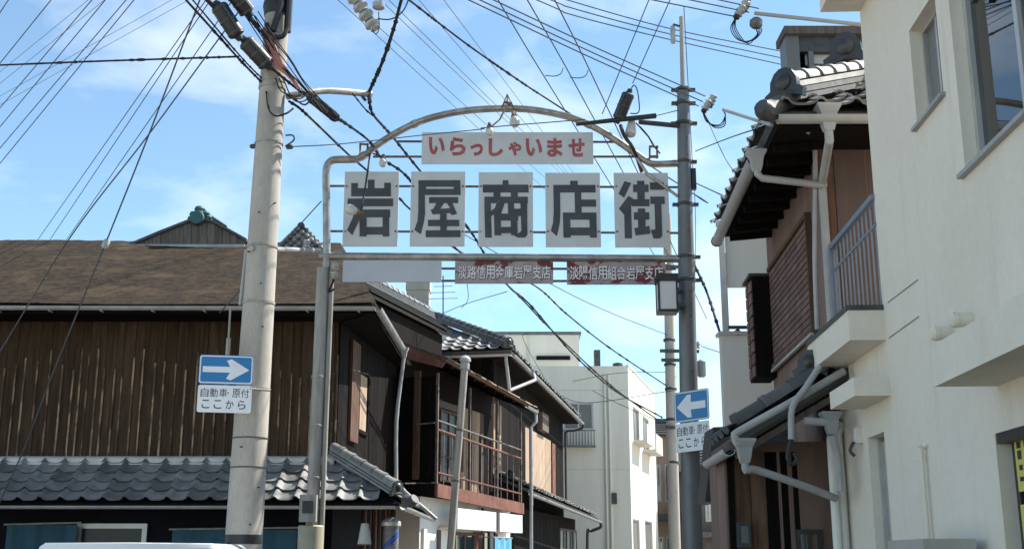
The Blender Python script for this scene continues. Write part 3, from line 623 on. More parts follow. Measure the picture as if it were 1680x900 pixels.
# hipped main roof, mossy brown sheet
ez = fa.pb(300, 497, AY - EY)[1]
exr = at(617, 494, EY).x                         # right eave corner
sl = .45; hr = 5.2
rz = ez + sl * hr
ec = Vector((exr, EY, ez)); rc = Vector((exr - 1.35, EY + hr, rz)); bk = Vector((exr + .10, EY + 2 * hr, ez))
lf = Vector((-14, EY, ez)); lr = Vector((-14, EY + hr, rz + .08)); lb = Vector((-14, EY + 2 * hr, ez))
def slab(m, pts, t):
    pts = [Vector(p) for p in pts]; n = (pts[1] - pts[0]).cross(pts[2] - pts[0]).normalized()
    if n.z < 0: n = -n
    return m.prism(pts, -n * t)
rm = MB(); nu, nv = 90, 26; random.seed(3); ph = [random.uniform(0, 6.3) for _ in range(8)]
for j in range(nv + 1):
    for i in range(nu + 1):
        p = lf.lerp(ec, i / nu).lerp(lr.lerp(rc, i / nu), j / nv)
        rm.v.append(p + Z * (.012 * math.sin(p.x * 2.1 + ph[0]) * math.sin(j * .6 + ph[1]) + .014 * math.sin(p.x * .8 + ph[2]) + random.uniform(-.007, .007) * (j > 0)))
for j in range(nv):
    for i in range(nu): rm.f.append([j * (nu + 1) + i, j * (nu + 1) + i + 1, (j + 1) * (nu + 1) + i + 1, (j + 1) * (nu + 1) + i])
slab(rm, [lf - Z * .03, ec - Z * .03, rc - Z * .03, lr - Z * .03], .05)
rf = rm.build('roof', M['moss_roof'], A, 60)
slab(MB(), [ec, bk, rc], .07).build('roof_side', M['tile_dark'], A, 0)
slab(MB(), [lr, rc, bk, lb], .07).build('roof_back', M['moss_roof'], A, 0)
MB().bar(lf + Vector((0, .06, -.09)), ec + Vector((-.05, .06, -.09)), .03, .11).build('fascia', M['dark_wood'], A, 0)
MB().prism([Vector((-9, AY, ez - .1)), fa.pt(0, 0, ez - .1), Vector((exr - .06, EY + .1, ez - .1)), Vector((-14, EY + .1, ez - .1))], (0, 0, .02)).build('soffit', M['dark_wood'], A, 0)
gl = ez - .07
MB_g = MB(); half_gutter(MB_g, (-14, EY - .05, gl + .02), (exr + .0, EY - .05, gl), .055); MB_g.build('gutter', M['gutter'], A)
m = MB()
for k in range(10): m.bx(-9 + k * .75, -8.975 + k * .75, EY - .11, EY + .02, gl - .07, gl - .05)
m.build('gutter_strap', M['steel'], A, 0)
# side gutter with its outlet and long down pipe
ge = onz(660, 570, ez - .1)
m = MB(); half_gutter(m, (exr + .03, EY - .02, gl), ge, .062); m.build('gutter', M['gutter'], A)
dp = MB(); hopper(dp, ge + Vector((.03, .05, -.06)), .07); dpb = ge + Vector((.03, .05, -.1))
zb = at(649, 788, dpb.y).z
dp.tube(spline([dpb, dpb + Vector((-.03, 0, -.3)), Vector((at(650, 700, dpb.y).x, dpb.y, zb + 1)), Vector((at(650, 780, dpb.y).x, dpb.y, zb))], 3), .034, 10)
dp.tube([(at(650, 780, dpb.y).x, dpb.y, zb), at(664, 806, dpb.y - .3), at(716, 851, dpb.y - .3)], .034, 10); dp.build('down_pipe', M['gutter'], A)
# soffit on the side
MB().prism([fa.pt(0, 0, ez - .12), Vector((exr - .04, EY + .1, ez - .12)), bk + Vector((-.1, -5.6, -.12)), fs.pt(0, side_len, ez - .12)], (0, 0, .02)).build('soffit', M['dark_wood'], A, 0)
# small weathered gable on the ridge with teal ridge end
yg = EY + hr - .3
ga = [(208, 404), (217, 398), (262, 380), (312, 362), (325, 355), (348, 362), (402, 393), (402, 404)]
gb = [at(u, v, yg) for u, v in ga]
MB().prism(gb, (0, 2.5, 0)).build('gable', M['dark_wood'], A, 0)
for k in range(15):
    u0 = 212 + k * 12.8; u1 = u0 + 12.2
    def top(u):
        pts = [(208, 402), (262, 381.5), (325, 357), (348, 364), (402, 394)]
        for (a, b), (c, d) in zip(pts, pts[1:]):
            if a <= u <= c: return b + (d - b) * (u - a) / (c - a) + 1.5
        return 394
    MB().prism([at(u0, 404, yg - .02), at(u1, 404, yg - .02), at(u1, top(u1), yg - .02), at(u0, top(u0), yg - .02)], (0, .018, 0)).build('gable_board', M['grey_wood'], A, 0)
for a, b in ((0, 4), (4, 6)):
    seg = [(205, 403), (262, 379), (326, 354)] if a == 0 else [(322, 353), (352, 363), (404, 392)]
    m = MB()
    for (u, v), (w, q) in zip(seg, seg[1:]): m.prism([at(u, v + 3, yg - .08), at(w, q + 3, yg - .08), at(w, q - 1.5, yg - .08), at(u, v - 1.5, yg - .08)], (0, 2.7, 0))
    m.build('verge', M['tile_dark'], A, 0)
MB().bx(at(203, 404, yg).x, at(404, 404, yg).x, yg - .16, yg - .06, at(300, 412, yg).z, at(300, 404, yg).z).build('flashing', M['gutter'], A, 0)
orn = MB(); cc = at(325, 352, yg - .1)
orn.lathe(cc + Vector((-.02, .0, -.06)), (0, -1, 0), [(.14, -.2), (.145, 0), (.13, .04), (.0, .06)], 14)
for dx, dz, r in ((-.1, .03, .10), (.1, .05, .10), (0, .13, .11), (-.15, -.05, .08), (.17, -.03, .08), (.02, .02, .14)): orn.lathe(cc + Vector((dx, .1, dz - r * .6)), Z, [(0, 0), (r * .8, r * .25), (r, r * .65), (r * .75, r * 1.1), (0, r * 1.3)], 10)
orn.tube([cc + Vector((.05, .1, .1)), at(372, 371, yg + .6)], [.05, .02], 8)
orn.build('ridge_end_ornament', M['copper'], A, 40)
# second ridge end, grey tile
c2 = at(494, 412, yg)
for k, w in enumerate((.98, .84, .70, .56, .42, .28)):
    MB().bx(c2.x - w / 2, c2.x + w / 2, yg - .1 - .02 * (k % 2), yg + .6, c2.z + .075 * k, c2.z + .075 * k + .055).build('ridge_course', M['tile'], A, 0)
    for q in range(max(1, int(w / .16))): MB().lathe((c2.x - w / 2 + .08 + q * .16, yg - .1, c2.z + .075 * k + .04), (0, -1, 0), [(.05, 0), (.055, .04), (.03, .07), (0, .075)], 8).build('tile_end', M['tile'], A)
gargoyle(A, c2 + Vector((0, -.1, .42)), (0, -1, 0), .16, M['tile_dark'])
# -- lower tiled roof round the corner
TW, TL = .30, .25
tm = tile_mesh('roof_tile', TW, TL, M['tile'])
le = Vector((0, EY - .02, at(300, 823, EY).z)); lt = Vector((0, AY, at(300, 756, AY).z))
es = (lt - le).normalized(); sll = (lt - le).length
xr = at(655, 826, EY).x                         # corner of the lower eave
MB().prism([(-14, le.y, le.z - .02), (xr - .03, le.y, le.z - .02), (fa.p.x, lt.y, lt.z - .02), (-14, lt.y, lt.z - .02)], (0, 0, -.04)).build('lower_roof', M['dark_wood'], A, 0)
lower = [o for o in A.children if o.name.startswith('lower_roof')][0]
hipd = (Vector((fa.p.x, lt.y, lt.z)) - Vector((xr, le.y, le.z)))
def keepA(p):
    t = (p.y - le.y) / (lt.y - le.y); return p.x < xr + (fa.p.x - xr) * t - .06 and p.x > -9.0
nx = int((xr + 9.2) / TW) + 1
lay_tiles(lower, tm, (xr - nx * TW, le.y, le.z), (1, 0, 0), es, nx, int(sll / TL) + 1, TW, TL, keepA, .006)
MB().bx(-9, fa.p.x, AY - .12, AY - .03, lt.z - .06, lt.z + .035).build('mortar_strip', M['mortar'], A, 0)
# hip ridge: stacked flat courses then cap tiles and its end ornament
h0, h1 = Vector((xr + .02, le.y + .03, le.z + .03)), Vector((fa.p.x - .02, lt.y - .02, lt.z + .05))
hd = (h1 - h0).normalized(); hx = hd.cross(Z).normalized()
for k in range(3):
    w = .20 - .03 * k; MB().obox(h0 - hx * w / 2 + Z * (.02 + .045 * k) + hd * .12, hx * w, (h1 - h0) - hd * .12, Z * .036).build('ridge_course', M['tile'], lower, 0)
ridge_tiles(lower, h0 + Z * .15 + hd * .1, h1 + Z * .15, .085, M['tile'], .23)
gargoyle(lower, h0 + Z * .06 + hd * .1, -hd * Vector((1, 1, 0)), .22, M['tile_dark'])
MB().tube([h0 - hd * .1 + Z * .03, h0 - hd * .22 + Z * .06, h0 - hd * .3 + Z * .14], [.09, .085, .07], 10).build('eave_corner_tile', M['tile_dark'], lower)
# street-side lower roof
se_end = onz(712, 852, le.z - .0)
se_end = Vector((xr + .1, 21.5, le.z))
st_end = fs.pt(0, side_len - .2, lt.z)
ds = (se_end - Vector((xr, le.y, le.z))).normalized()
m = MB().prism([Vector((xr, le.y, le.z - .02)), se_end - Z * .02, st_end - Z * .02, Vector((fa.p.x, lt.y, lt.z - .02))], (0, 0, -.04)).build('lower_roof_side', M['dark_wood'], A, 0)
es2 = (Vector((fa.p.x, lt.y, lt.z)) - Vector((xr, lt.y, le.z)))
lay_tiles(m, tm, Vector((xr, le.y + .25, le.z)), ds, es2, 15, 4, TW, TL, lambda p: p.x > fa.p.x + .05 and (p.y - le.y) > .95 * (xr - p.x) / max(xr - fa.p.x, .1) * (lt.y - le.y))
m2 = MB(); half_gutter(m2, (xr + .06, le.y - .02, le.z - .06), (xr + .16, 21.4, le.z - .08), .055); m2.build('gutter', M['white_pipe'], A)
m2 = MB(); half_gutter(m2, (-14, EY - .07, le.z - .05), (xr - .05, EY - .07, le.z - .055), .045); m2.build('gutter', M['gutter'], A)
# ground floor front: recessed dark wall, windows, hanging teal cloths
fg = Fr(fa.p.x - .1, AY - .25, 90)
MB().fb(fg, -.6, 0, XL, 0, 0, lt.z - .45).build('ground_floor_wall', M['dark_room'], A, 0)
for u0, u1, vt, lab in ((12, 128, 854, None), (283, 488, 862, None)):
    b0, z1 = fg.pb(u0, vt + 6, .2); b1, _ = fg.pb(u1, vt, .2); m = MB(); k = 12
    for i in range(k):
        c0, c1 = b0 + (b1 - b0) * i / k, b0 + (b1 - b0) * (i + 1) / k; a0, a1 = .2 + .02 * math.sin(i * 1.7), .2 + .02 * math.sin((i + 1) * 1.7)
        m.add([fg.pt(a0, c0, .9), fg.pt(a1, c1, .9), fg.pt(a1, c1, z1), fg.pt(a0, c0, z1)], [(0, 1, 2, 3)])
    m.build('hanging_cloth', M['teal'], A, 60)
    MB().tube([fg.pt(.2, b0 - .05, z1 + .005), fg.pt(.2, b1 + .05, z1 + .03)], .014, 6).build('cloth_rail', M['steel'], A)
b0, z1 = fg.pb(127, 858, .05); b1, _ = fg.pb(242, 858, .05)
window(A, fg, .06, b0, b1, z1 - 1.3, z1, M['alu'], M['dark_pane'], 1, 1, .07)
MB().fb(fg, .0, .08, -.12, .0, 0, lt.z - .5).build('corner_post', M['dark_wood'], A, 0)
gfs = Fr(fa.p.x, AY - .2, sd_ang)
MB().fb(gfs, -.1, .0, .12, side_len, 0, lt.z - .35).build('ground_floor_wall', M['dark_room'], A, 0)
for k in range(7):
    b = 2.0 + k * .38; MB().fb(gfs, .004, .05, b, b + (.05 if k % 2 else .11), .1, lt.z - .55).build('door_post', M['grey_wood'] if k % 2 else M['brown_wood'], A, 0)

# hanging bell-shaped lamp and barber pole under the corner eave
t = thing('hanging_lamp', at(599, 893, 16.75), 'white cone lamp hanging under the corner eave of the timber house', 'lamp')
p = at(599, 857, 16.75)
MB().lathe(p, -Z, [(.03, 0), (.055, .01), (.1, .29), (.095, .3), (0, .285)], 16).build('lamp_shade', M['pale_wall'], t)
MB().tube([p, p + Z * .33], .008, 6).build('lamp_cord', M['black'], t)
t = thing('barber_pole', (at(641, 890, 16.9).x, 16.9, 0), 'striped barber pole beneath the corner of the tiled lower roof', 'barber pole')
p = at(641, 888, 16.9); bx0 = Vector((p.x, 16.9, 1.0)); ztp = at(641, 862, 16.9).z
MB().lathe((p.x, 16.9, 0), Z, [(.2, 0), (.2, .06), (.06, .1), (.06, .9), (.14, .96), (.14, 1.0)], 16).build('stand', M['dark_steel'], t)
for k in range(6):
    m = MB(); n = 30
    for i in range(n):
        f0, f1 = i / n, (i + 1) / n; zz0, zz1 = 1 + (ztp - 1) * f0, 1 + (ztp - 1) * f1
        for s in range(2):
            a0 = 2 * math.pi * (k / 6 + s / 12 + f0 * 1.6); a1 = 2 * math.pi * (k / 6 + s / 12 + f1 * 1.6); w = math.pi / 6
            m.add([(p.x + .115 * math.sin(a0), 16.9 - .115 * math.cos(a0), zz0), (p.x + .115 * math.sin(a0 + w), 16.9 - .115 * math.cos(a0 + w), zz0), (p.x + .115 * math.sin(a1 + w), 16.9 - .115 * math.cos(a1 + w), zz1), (p.x + .115 * math.sin(a1), 16.9 - .115 * math.cos(a1), zz1)], [(0, 1, 2, 3)])
    m.build('stripe', [M['frosted'], M['barber_red'], M['frosted'], M['frosted'], M['barber_blue'], M['frosted']][k], t, 60)  # white stripes greyed, the shade under the eave put into their colour
MB().lathe((p.x, 16.9, ztp), Z, [(.14, 0), (.14, .05), (.11, .09), (0, .14)], 16).build('cap', M['alu'], t)

# ------------------------------------------------------------------ balcony house beyond the gate
B0 = at(713, 792, 21.4); fB = Fr(B0.x, B0.y, 18); LB = 5.15
B = thing('balcony_house', (B0.x - 1.6, B0.y + 2.5, 0), 'old house with a rickety red-brown balcony over a white plaster ground floor', 'house')
zs_ = lambda b: -.13 * b / LB                     # the old timber sags a little toward the far end
WB = -.75
MB().fb(fB, WB - 3.4, WB, .05, LB + .4, 2.75, 5.4).build('upper_wall', M['dark_wood'], B, 0)
MB().fb(fB, WB - 3.4, WB + .45, .05, LB + .2, 0, 2.7).build('ground_floor_wall', M['white_plaster'], B, 0)
for i in range(20):
    b0 = .08 + i * .26; mt = M['tan_wood'] if i in (13, 15, 16) else (M['brown_wood'] if i % 5 in (1, 2) else M['dark_wood'])
    MB().fb(fB, WB + .003, WB + .022, b0, b0 + .25, 2.95, 4.75).build('wall_board', mt, B, 0)
for b0, b1 in ((.5, 1.5), (2.0, 3.0)):
    window(B, fB, WB + .07, b0, b1, 3.1, 4.55, M['brown_wood'], M['dark_pane'], 2, 3, .045)
MB().fb(fB, WB + .02, WB + .06, 1.2, 3.3, 4.58, 4.72).build('lintel', M['grey_wood'], B, 0)
# near end of the balcony: boarded side with a sunlit post
for i in range(5): MB().fb(fB, WB + i * .15 + .004, WB + i * .15 + .146, .02, .05, 2.95, 4.9).build('side_board', M['dark_wood'], B, 0)
MB().fb(fB, -.42, -.31, -.06, .015, 3.0, 5.0).build('side_post', M['brown_wood'], B, 0)
MB().tube([fB.pt(-.35, -.07, 4.0), fB.pt(.0, -.05, 4.02)], .015, 6).build('side_rail', M['rod'], B)
# deck and its beam
MB().obox(fB.pt(WB, 0, 2.84), fB.r * .76, fB.f * LB + Z * zs_(LB), Z * .06).build('deck', M['brown_wood'], B, 0)
MB().obox(fB.pt(.02, -.04, 2.68), fB.r * .06, fB.f * (LB + .08) + Z * zs_(LB), Z * .24).build('deck_beam', M['red_wood'], B, 0)
MB().fb(fB, WB, .02, -.05, -.005, 2.70, 2.92).build('deck_beam', M['dark_wood'], B, 0)
for z, r_, mt in ((4.07, .02, 'rod'), (3.90, .024, 'red_wood'), (3.12, .022, 'red_wood')):
    MB().tube([fB.pt(.03, 0, z), fB.pt(.03, LB, z + zs_(LB) + (.02 if z > 4 else 0))], r_, 6).build('rail', M[mt], B)
for i, b in enumerate((0, 1.75, 3.45, LB - .05)):
    MB().fb(fB, 0, .045, b, b + .045, 2.9 + zs_(b), 4.95 + zs_(b)).build('balcony_post', M['rod'], B, 0)
for i in range(12):
    b = .35 + i * .42; MB().fb(fB, .02, .035, b, b + .018, 2.92 + zs_(b), 3.9 + zs_(b)).build('baluster', M['rod'], B, 0)
for b, z1, w in ((2.72, 4.1, .10), (3.35, 4.0, .06)): MB().fb(fB, -.12, -.06, b, b + w, 2.95, z1).build('stored_board', M['grey_wood'], B, 0)
MB().fb(fB, -.20, -.15, 3.75, 3.85, 3.35, 4.85).build('hanging_pole', M['tan_wood'], B, 0)
MB().fb(fB, -.20, -.15, 4.15, 4.28, 3.40, 4.85).build('hanging_pole', M['tan_wood'], B, 0)
# laundry, clutter: folded blind
# lean-to roof over the balcony: warped sheets, pale worn boards on top
e0, e1 = fB.pt(.30, -.25, 5.16), fB.pt(.24, LB + .35, 4.95)
t0, t1 = fB.pt(-1.7, -.25, 5.95), fB.pt(-1.7, LB + .35, 5.75)
rm = MB(); slab(rm, [e0, e1, t1, t0], .05); brf = rm.build('balcony_roof', M['brown_wood'], B, 0)
for i in range(18):
    f0, f1 = i / 18, (i + 1) / 18 - .004; a0, a1 = e0.lerp(e1, f0), e0.lerp(e1, f1); c0, c1 = t0.lerp(t1, f0), t0.lerp(t1, f1)
    d = (a0 - c0).normalized() * random.uniform(.02, .09); k = random.uniform(.002, .02)
    MB().prism([a0 + d + Z * k, a1 + d + Z * (k + random.uniform(-.002, .012)), c1 + Z * .002, c0 + Z * .002], (0, 0, .022)).build('roof_board', M['tan_wood'] if i > 3 and random.random() > .25 else M['grey_wood'], brf, 0)
for i in range(9):
    f0 = (i + .5) / 9; a, c = e0.lerp(e1, f0), t0.lerp(t1, f0); MB().bar(a - Z * .10, c - Z * .10, .045, .06).build('rafter', M['dark_wood'], brf, 0)
MB().prism([fB.pt(.28, -.26, 5.10), fB.pt(-1.0, -.26, 5.66), fB.pt(-1.0, -.26, 5.34), fB.pt(.2, -.26, 5.0)], fB.f * .03).build('end_board', M['red_wood'], B, 0)
m = MB(); half_gutter(m, e0.lerp(e1, .86) + fB.r * .05 - Z * .08, e1 + fB.r * .05 - Z * .09, .05); m.build('gutter', M['gutter'], B)
dq = e1 + fB.r * .03 - Z * .1
m = MB(); hopper(m, dq, .06); m.tube([dq - Z * .05, dq - Z * .22 - fB.f * .0, dq + fB.r * -.12 - Z * .34, dq + fB.r * -.12 - Z * 2.1], .042, 10); m.tube([dq + fB.r * -.12 - Z * 2.1, dq + fB.r * -.12 + Z * -4.9], .036, 8); m.build('down_pipe', M['white_pipe'], B)
# main tiled roof behind, its long courses running up the street
r0, r1 = fB.pt(-2.0, .2, 6.98), fB.pt(-2.0, 4.6, 6.98); v0, v1 = fB.pt(-1.5, .2, 6.62), fB.pt(-1.5, 4.6, 6.6)
x0, x1 = fB.pt(-4.6, .2, 5.6), fB.pt(-4.6, 4.6, 5.6)
MB().prism([fB.pt(-4.4, .06, 5.3), fB.pt(-1.65, .26, 5.3), fB.pt(-1.65, .26, 6.55), fB.pt(-2.0, .26, 6.85), fB.pt(-4.4, .26, 5.6)], fB.f * 4.2).build('attic_wall', M['dark_wood'], B, 0)
rm = MB(); slab(rm, [v0, v1, r1, r0], .06); mrf = rm.build('main_roof', M['tile_dark'], B, 0)
slab(MB(), [r0, r1, x1, x0], .06).build('main_roof_back', M['tile_dark'], B, 0)
for k in range(4):
    f0, f1 = k / 4, (k + 1) / 4 + .03
    a0, a1, c1, c0 = v0.lerp(r0, f0), v1.lerp(r1, f0), v1.lerp(r1, f1), v0.lerp(r0, f1); nn = (a1 - a0).cross(c0 - a0).normalized()
    if nn.z < 0: nn = -nn
    MB().prism([a0 + nn * .075, a1 + nn * .075, c1 + nn * .03, c0 + nn * .03], -nn * .03).build('tile_course', M['tile_dark'], mrf, 0)
for k in range(3): MB().bar(r0 + Z * (.03 + .06 * k), r1 + Z * (.03 + .06 * k), .26 - .04 * k, .045).build('ridge_course', M['tile_dark'], mrf, 0)
ridge_tiles(mrf, r0 + Z * .19, r1 + Z * .19, .09, M['tile'], .3)
ch = at(686, 500, 27.5)
m = MB(); m.bx(ch.x - .27, ch.x + .27, ch.y - .2, ch.y + .3, 6.4, at(686, 478, 27.5).z).bx(ch.x - .29, ch.x + .29, ch.y - .22, ch.y + .32, at(686, 478, 27.5).z + .0, at(686, 460, 27.5).z); m.build('chimney', M['concrete'], B, 0)
MB().tube([at(727, 520, 25), at(727, 452, 25)], .014, 6).build('antenna_mast', M['wire'], B)
for v, w in ((480, 20), (490, 24), (470, 15)): MB().tube([at(727 - w, v, 25), at(727 + w, v - 1, 25)], .007, 5).build('antenna_rod', M['wire'], B)
# ground floor: white plaster panels, door, brown posts
for b0, b1 in ((.3, .62), (1.1, 3.1), (3.5, 4.9)):
    pass
gB = WB + .45
for b0, b1, mt in ((.15, .30, 'white_plaster'), (.9, 1.0, 'grey_wood'), (1.55, 1.7, 'brown_wood'), (2.9, 3.35, 'red_wood'), (4.2, 4.35, 'brown_wood')): MB().fb(fB, gB + .004, gB + .05, b0, b1, 0, 2.12).build('door_post', M[mt], B, 0)
window(B, fB, gB + .06, 1.72, 2.88, .1, 2.1, M['brown_wood'], M['glass'], 2, 2, .06, name='sliding_door')
window(B, fB, gB + .06, 3.4, 4.18, .9, 2.2, M['brown_wood'], [M['glass'], M['curtain']], 2, 1, .06)
for b0, b1 in ((.95, 3.2), (3.45, 5.0)): MB().fb(fB, gB + .02, gB + .40, b0, b1, 2.14, 2.17).build('canopy', M['white_plaster'], B, 0); MB().fb(fB, gB + .37, gB + .40, b0, b1, 2.17, 2.52).build('canopy_board', M['sign_paint'], B, 0)
MB().fb(fB, gB + .06, gB + .1, 3.22, 3.3, 2.1, 2.62).build('lamp_bracket', M['black'], B, 0)
t = thing('blue_towel', at(826, 895, 25.2), 'light blue cloth hanging by the door under the balcony', 'cloth')
m = MB(); k = 8; pB, qB = fB.pb(812, 884, .12)[0], fB.pb(838, 884, .12)[0]; zt_ = fB.pb(826, 882, .12)[1]
for i in range(k):
    c0, c1 = pB + (qB - pB) * i / k, pB + (qB - pB) * (i + 1) / k; a0, a1 = .12 + .03 * math.sin(i * 1.9), .12 + .03 * math.sin(i * 1.9 + 1.9)
    m.add([fB.pt(a0, c0, 1.0), fB.pt(a1, c1, 1.0), fB.pt(a1, c1, zt_), fB.pt(a0, c0, zt_)], [(0, 1, 2, 3)])
m.build('cloth', M['towel'], t, 60)
MB().tube([fB.pt(.12, pB - .1, zt_ + .01), fB.pt(.12, qB + .1, zt_ + .01)], .012, 6).tube([fB.pt(.12, pB - .1, zt_ + .01), fB.pt(-.3, pB - .1, zt_ + .01)], .012, 6).build('cloth_rail', M['steel'], t)

# ------------------------------------------------------------------ dark two-storey house beyond the balcony
E0, E1 = at(838, 574, 26.7), at(953, 688, 37.5)
an = math.degrees(math.atan2(E1.x - E0.x, E1.y - E0.y)); fC = Fr(E0.x, E0.y, an); LC = math.hypot(E1.x - E0.x, E1.y - E0.y)
C = thing('dark_house', (E0.x, E0.y + 5, 0), 'blackened two-storey house with curling tiled eaves just past the balcony', 'house')
ezc = lambda b: E0.z + (E1.z - E0.z) * b / LC
WC = -.55
m = MB(); m.prism([fC.pt(WC, .55, 0), fC.pt(WC, LC - .25, 0), fC.pt(WC - 5, LC - .25, 0), fC.pt(WC - 5, .55, 0)], (0, 0, E1.z - .05)); m.build('wall', M['dark_wood'], C, 0)
for i in range(34):
    b = .57 + i * .29
    if b < LC - .5: MB().fb(fC, WC + .003, WC + .02 + random.uniform(0, .006), b, b + .28, 3.3, ezc(b) - .12).build('wall_board', M['dark_wood'], C, 0)
for i in range(10):
    MB().fb(Fr(fC.pt(WC, .55, 0).x, fC.pt(WC, .55, 0).y, 90 + an), .003, .02, -2.9 + i * .29, -2.9 + i * .29 + .28, 4.2, ezc(0) - .1).build('wall_board', M['dark_wood'] if i not in (5, 6) else M['tan_wood'], C, 0)
b0, z0 = fC.pb(862, 800, WC + .05); b1, z1 = fC.pb(907, 705, WC + .05)
for i in range(4):
    w = (b1 - b0 - .4) / 4; MB().fb(fC, WC + .03, WC + .055, b0 + w * i, b0 + w * (i + 1) - .01, 3.35, 5.0).build('weathered_panel', M['tan_wood'], C, 0)
MB().fb(fC, WC + .06, WC + .09, b1 - .35, b1 + .2, 3.4, 4.95).build('side_shutter', M['red_wood'], C, 0)
b0, z0 = fC.pb(893, 702, WC + .3); b1, z1 = fC.pb(925, 672, WC + .3)
MB().fb(fC, WC + .03, WC + .2, b0 + .3, b0 + 1.3, z0, z0 + .5).build('shutter_box', M['grey_wood'], C, 0)
# eaves: main roof slopes up from street eave and from the front eave
pc_ = .5; up_h = 2.6
hx0 = fC.pt(-up_h, up_h, ezc(0) + pc_ * up_h); hx1 = fC.pt(-up_h, LC, ezc(LC) + pc_ * up_h)
rm = MB(); slab(rm, [E0, E1, hx1, hx0], .08); crf = rm.build('roof', M['tile_dark'], C, 0)
Fl = fC.pt(-5.2, 0, ezc(0)); fhx = fC.pt(-2.61, up_h, ezc(0) + pc_ * up_h)
slab(MB(), [E0, Fl, hx0], .08).build('front_roof', M['tile_dark'], C, 0)
slab(MB(), [Fl, hx0, hx1, fC.pt(-5.2, LC, ezc(LC))], .08).build('back_roof', M['tile_dark'], C, 0)
tm2 = tile_mesh('roof_tile', .30, .26, M['tile'])
nS = Vector((0, 0, 1))
lay_tiles(crf, tm2, E0 + Z * .02, E1 - E0, (hx0 - fC.pt(0, up_h, ezc(0))), int(LC / .30), 3, .30, .26, lambda p: (p - E0).dot(fC.f) > -(p - E0).dot(fC.r) - .1, .02)
fr_o = fC.pt(-3.6, 0, ezc(0)) + Z * .02
frr = [o for o in C.children if o.name.startswith('front_roof')][0]
lay_tiles(frr, tm2, fr_o, fC.r, fC.f + Z * pc_, 12, 4, .30, .26, lambda p: (p - E0).dot(fC.f) < -(p - E0).dot(fC.r) + .05, .02)
hd2 = (hx0 - E0).normalized()
for k in range(2): MB().bar(E0 + hd2 * .15 + Z * (.07 + .05 * k), hx0 + Z * (.07 + .05 * k), .22 - .04 * k, .04).build('ridge_course', M['tile_dark'], crf, 0)
ridge_tiles(crf, E0 + hd2 * .1 + Z * .18, hx0 + Z * .18, .10, M['tile_dark'], .28)
gargoyle(crf, E0 + hd2 * .12 + Z * .08, Vector((-hd2.x, -hd2.y, 0)), .26, M['tile_dark'])
ridge_tiles(crf, hx0 + Z * .1, hx1 + Z * .1, .12, M['tile_dark'], .4)
MB().obox(fC.pt(WC, .3, ezc(0) - .14), fC.r * (.5), fC.f * (LC - .4) + Z * (E1.z - E0.z), Z * .02).build('soffit', M['dark_wood'], C, 0)
m = MB(); half_gutter(m, E0 + fC.r * .05 - Z * .10, E1 + fC.r * .05 - Z * .11, .06); m.build('gutter', M['gutter'], C)
m = MB(); half_gutter(m, fC.pt(-2.6, -.06, ezc(0) - .1), fC.pt(0, -.06, ezc(0) - .1), .055); m.build('gutter', M['white_pipe'], C)
g1 = E1 + fC.r * .05 - Z * .12
MB().tube(spline([g1, g1 - Z * .14, g1 - Z * .22 - fC.r * .25, g1 - Z * .26 - fC.r * .52, g1 - Z * .6 - fC.r * .56, g1 - Z * 2.7 - fC.r * .56], 4), .04, 8).build('down_pipe', M['dark_steel'], C)
g0 = at(829, 580, 26.75)
MB().tube([g0, at(836, 640, 26.75)], .04, 8).tube([at(836, 640, 26.75), at(878, 623, 27.6), at(874, 606, 28.2)], .04, 8).build('down_pipe', M['white_pipe'], C)
# lower roof
L0, L1 = at(868, 802, 26.6), at(983, 850, 37.3)
W0, W1 = fC.pt(WC, (L0 - fC.p).dot(fC.f), L0.z + .42), fC.pt(WC, (L1 - fC.p).dot(fC.f), L1.z + .62)
rm = MB(); slab(rm, [L0, L1, W1, W0], .07); clr = rm.build('lower_roof', M['tile_dark'], C, 0)
lay_tiles(clr, tm2, L0 + Z * .02, L1 - L0, W0 - L0, int((L1 - L0).length / .30), 4, .30, .26, lambda p: (p - fC.p).dot(fC.r) > WC + .12, .015)
gargoyle(clr, L0 + (W0 - L0) * .45 + Z * .08, -fC.f, .22, M['tile_dark'])
ridge_tiles(clr, L0 + (W0 - L0) * .1 + Z * .06, W0 + Z * .06, .08, M['tile_dark'], .22)
m = MB(); half_gutter(m, L0 - Z * .09 + fC.r * .04, L1 - Z * .09 + fC.r * .04, .06); m.build('gutter', M['gutter'], C)
g2 = L1 - Z * .1 + fC.r * .04
MB().tube(spline([g2, g2 - Z * .16, g2 - Z * .28 - fC.r * .3, g2 - Z * .4 - fC.r * .42, g2 - Z * 2.6 - fC.r * .42], 4), .05, 8).build('down_pipe', M['dark_steel'], C)
WG = (L1 - fC.p).dot(fC.r) - .75
MB().fb(fC, WC, min(.25, WG), .5, LC - .15, 0, L1.z - .02).build('ground_floor_wall', M['dark_wood'], C, 0)
WGf = min(.25, WG)
for i in range(20):
    b = .6 + i * .5
    if b < LC - .6: MB().fb(fC, WGf + .003, WGf + .02, b, b + .48, 0, L1.z - .15).build('wall_board', M['dark_wood'], C, 0)
b0, z1 = fC.pb(915, 852, WGf); b1, _ = fC.pb(968, 860, WGf)
b1 = min(b1, LC - .3)
window(C, fC, WGf + .07, b0, b1, 1.0, min(z1, 2.45), M['grey_wood'], [M['dark_pane'], M['frosted']], 5, 2, .06)

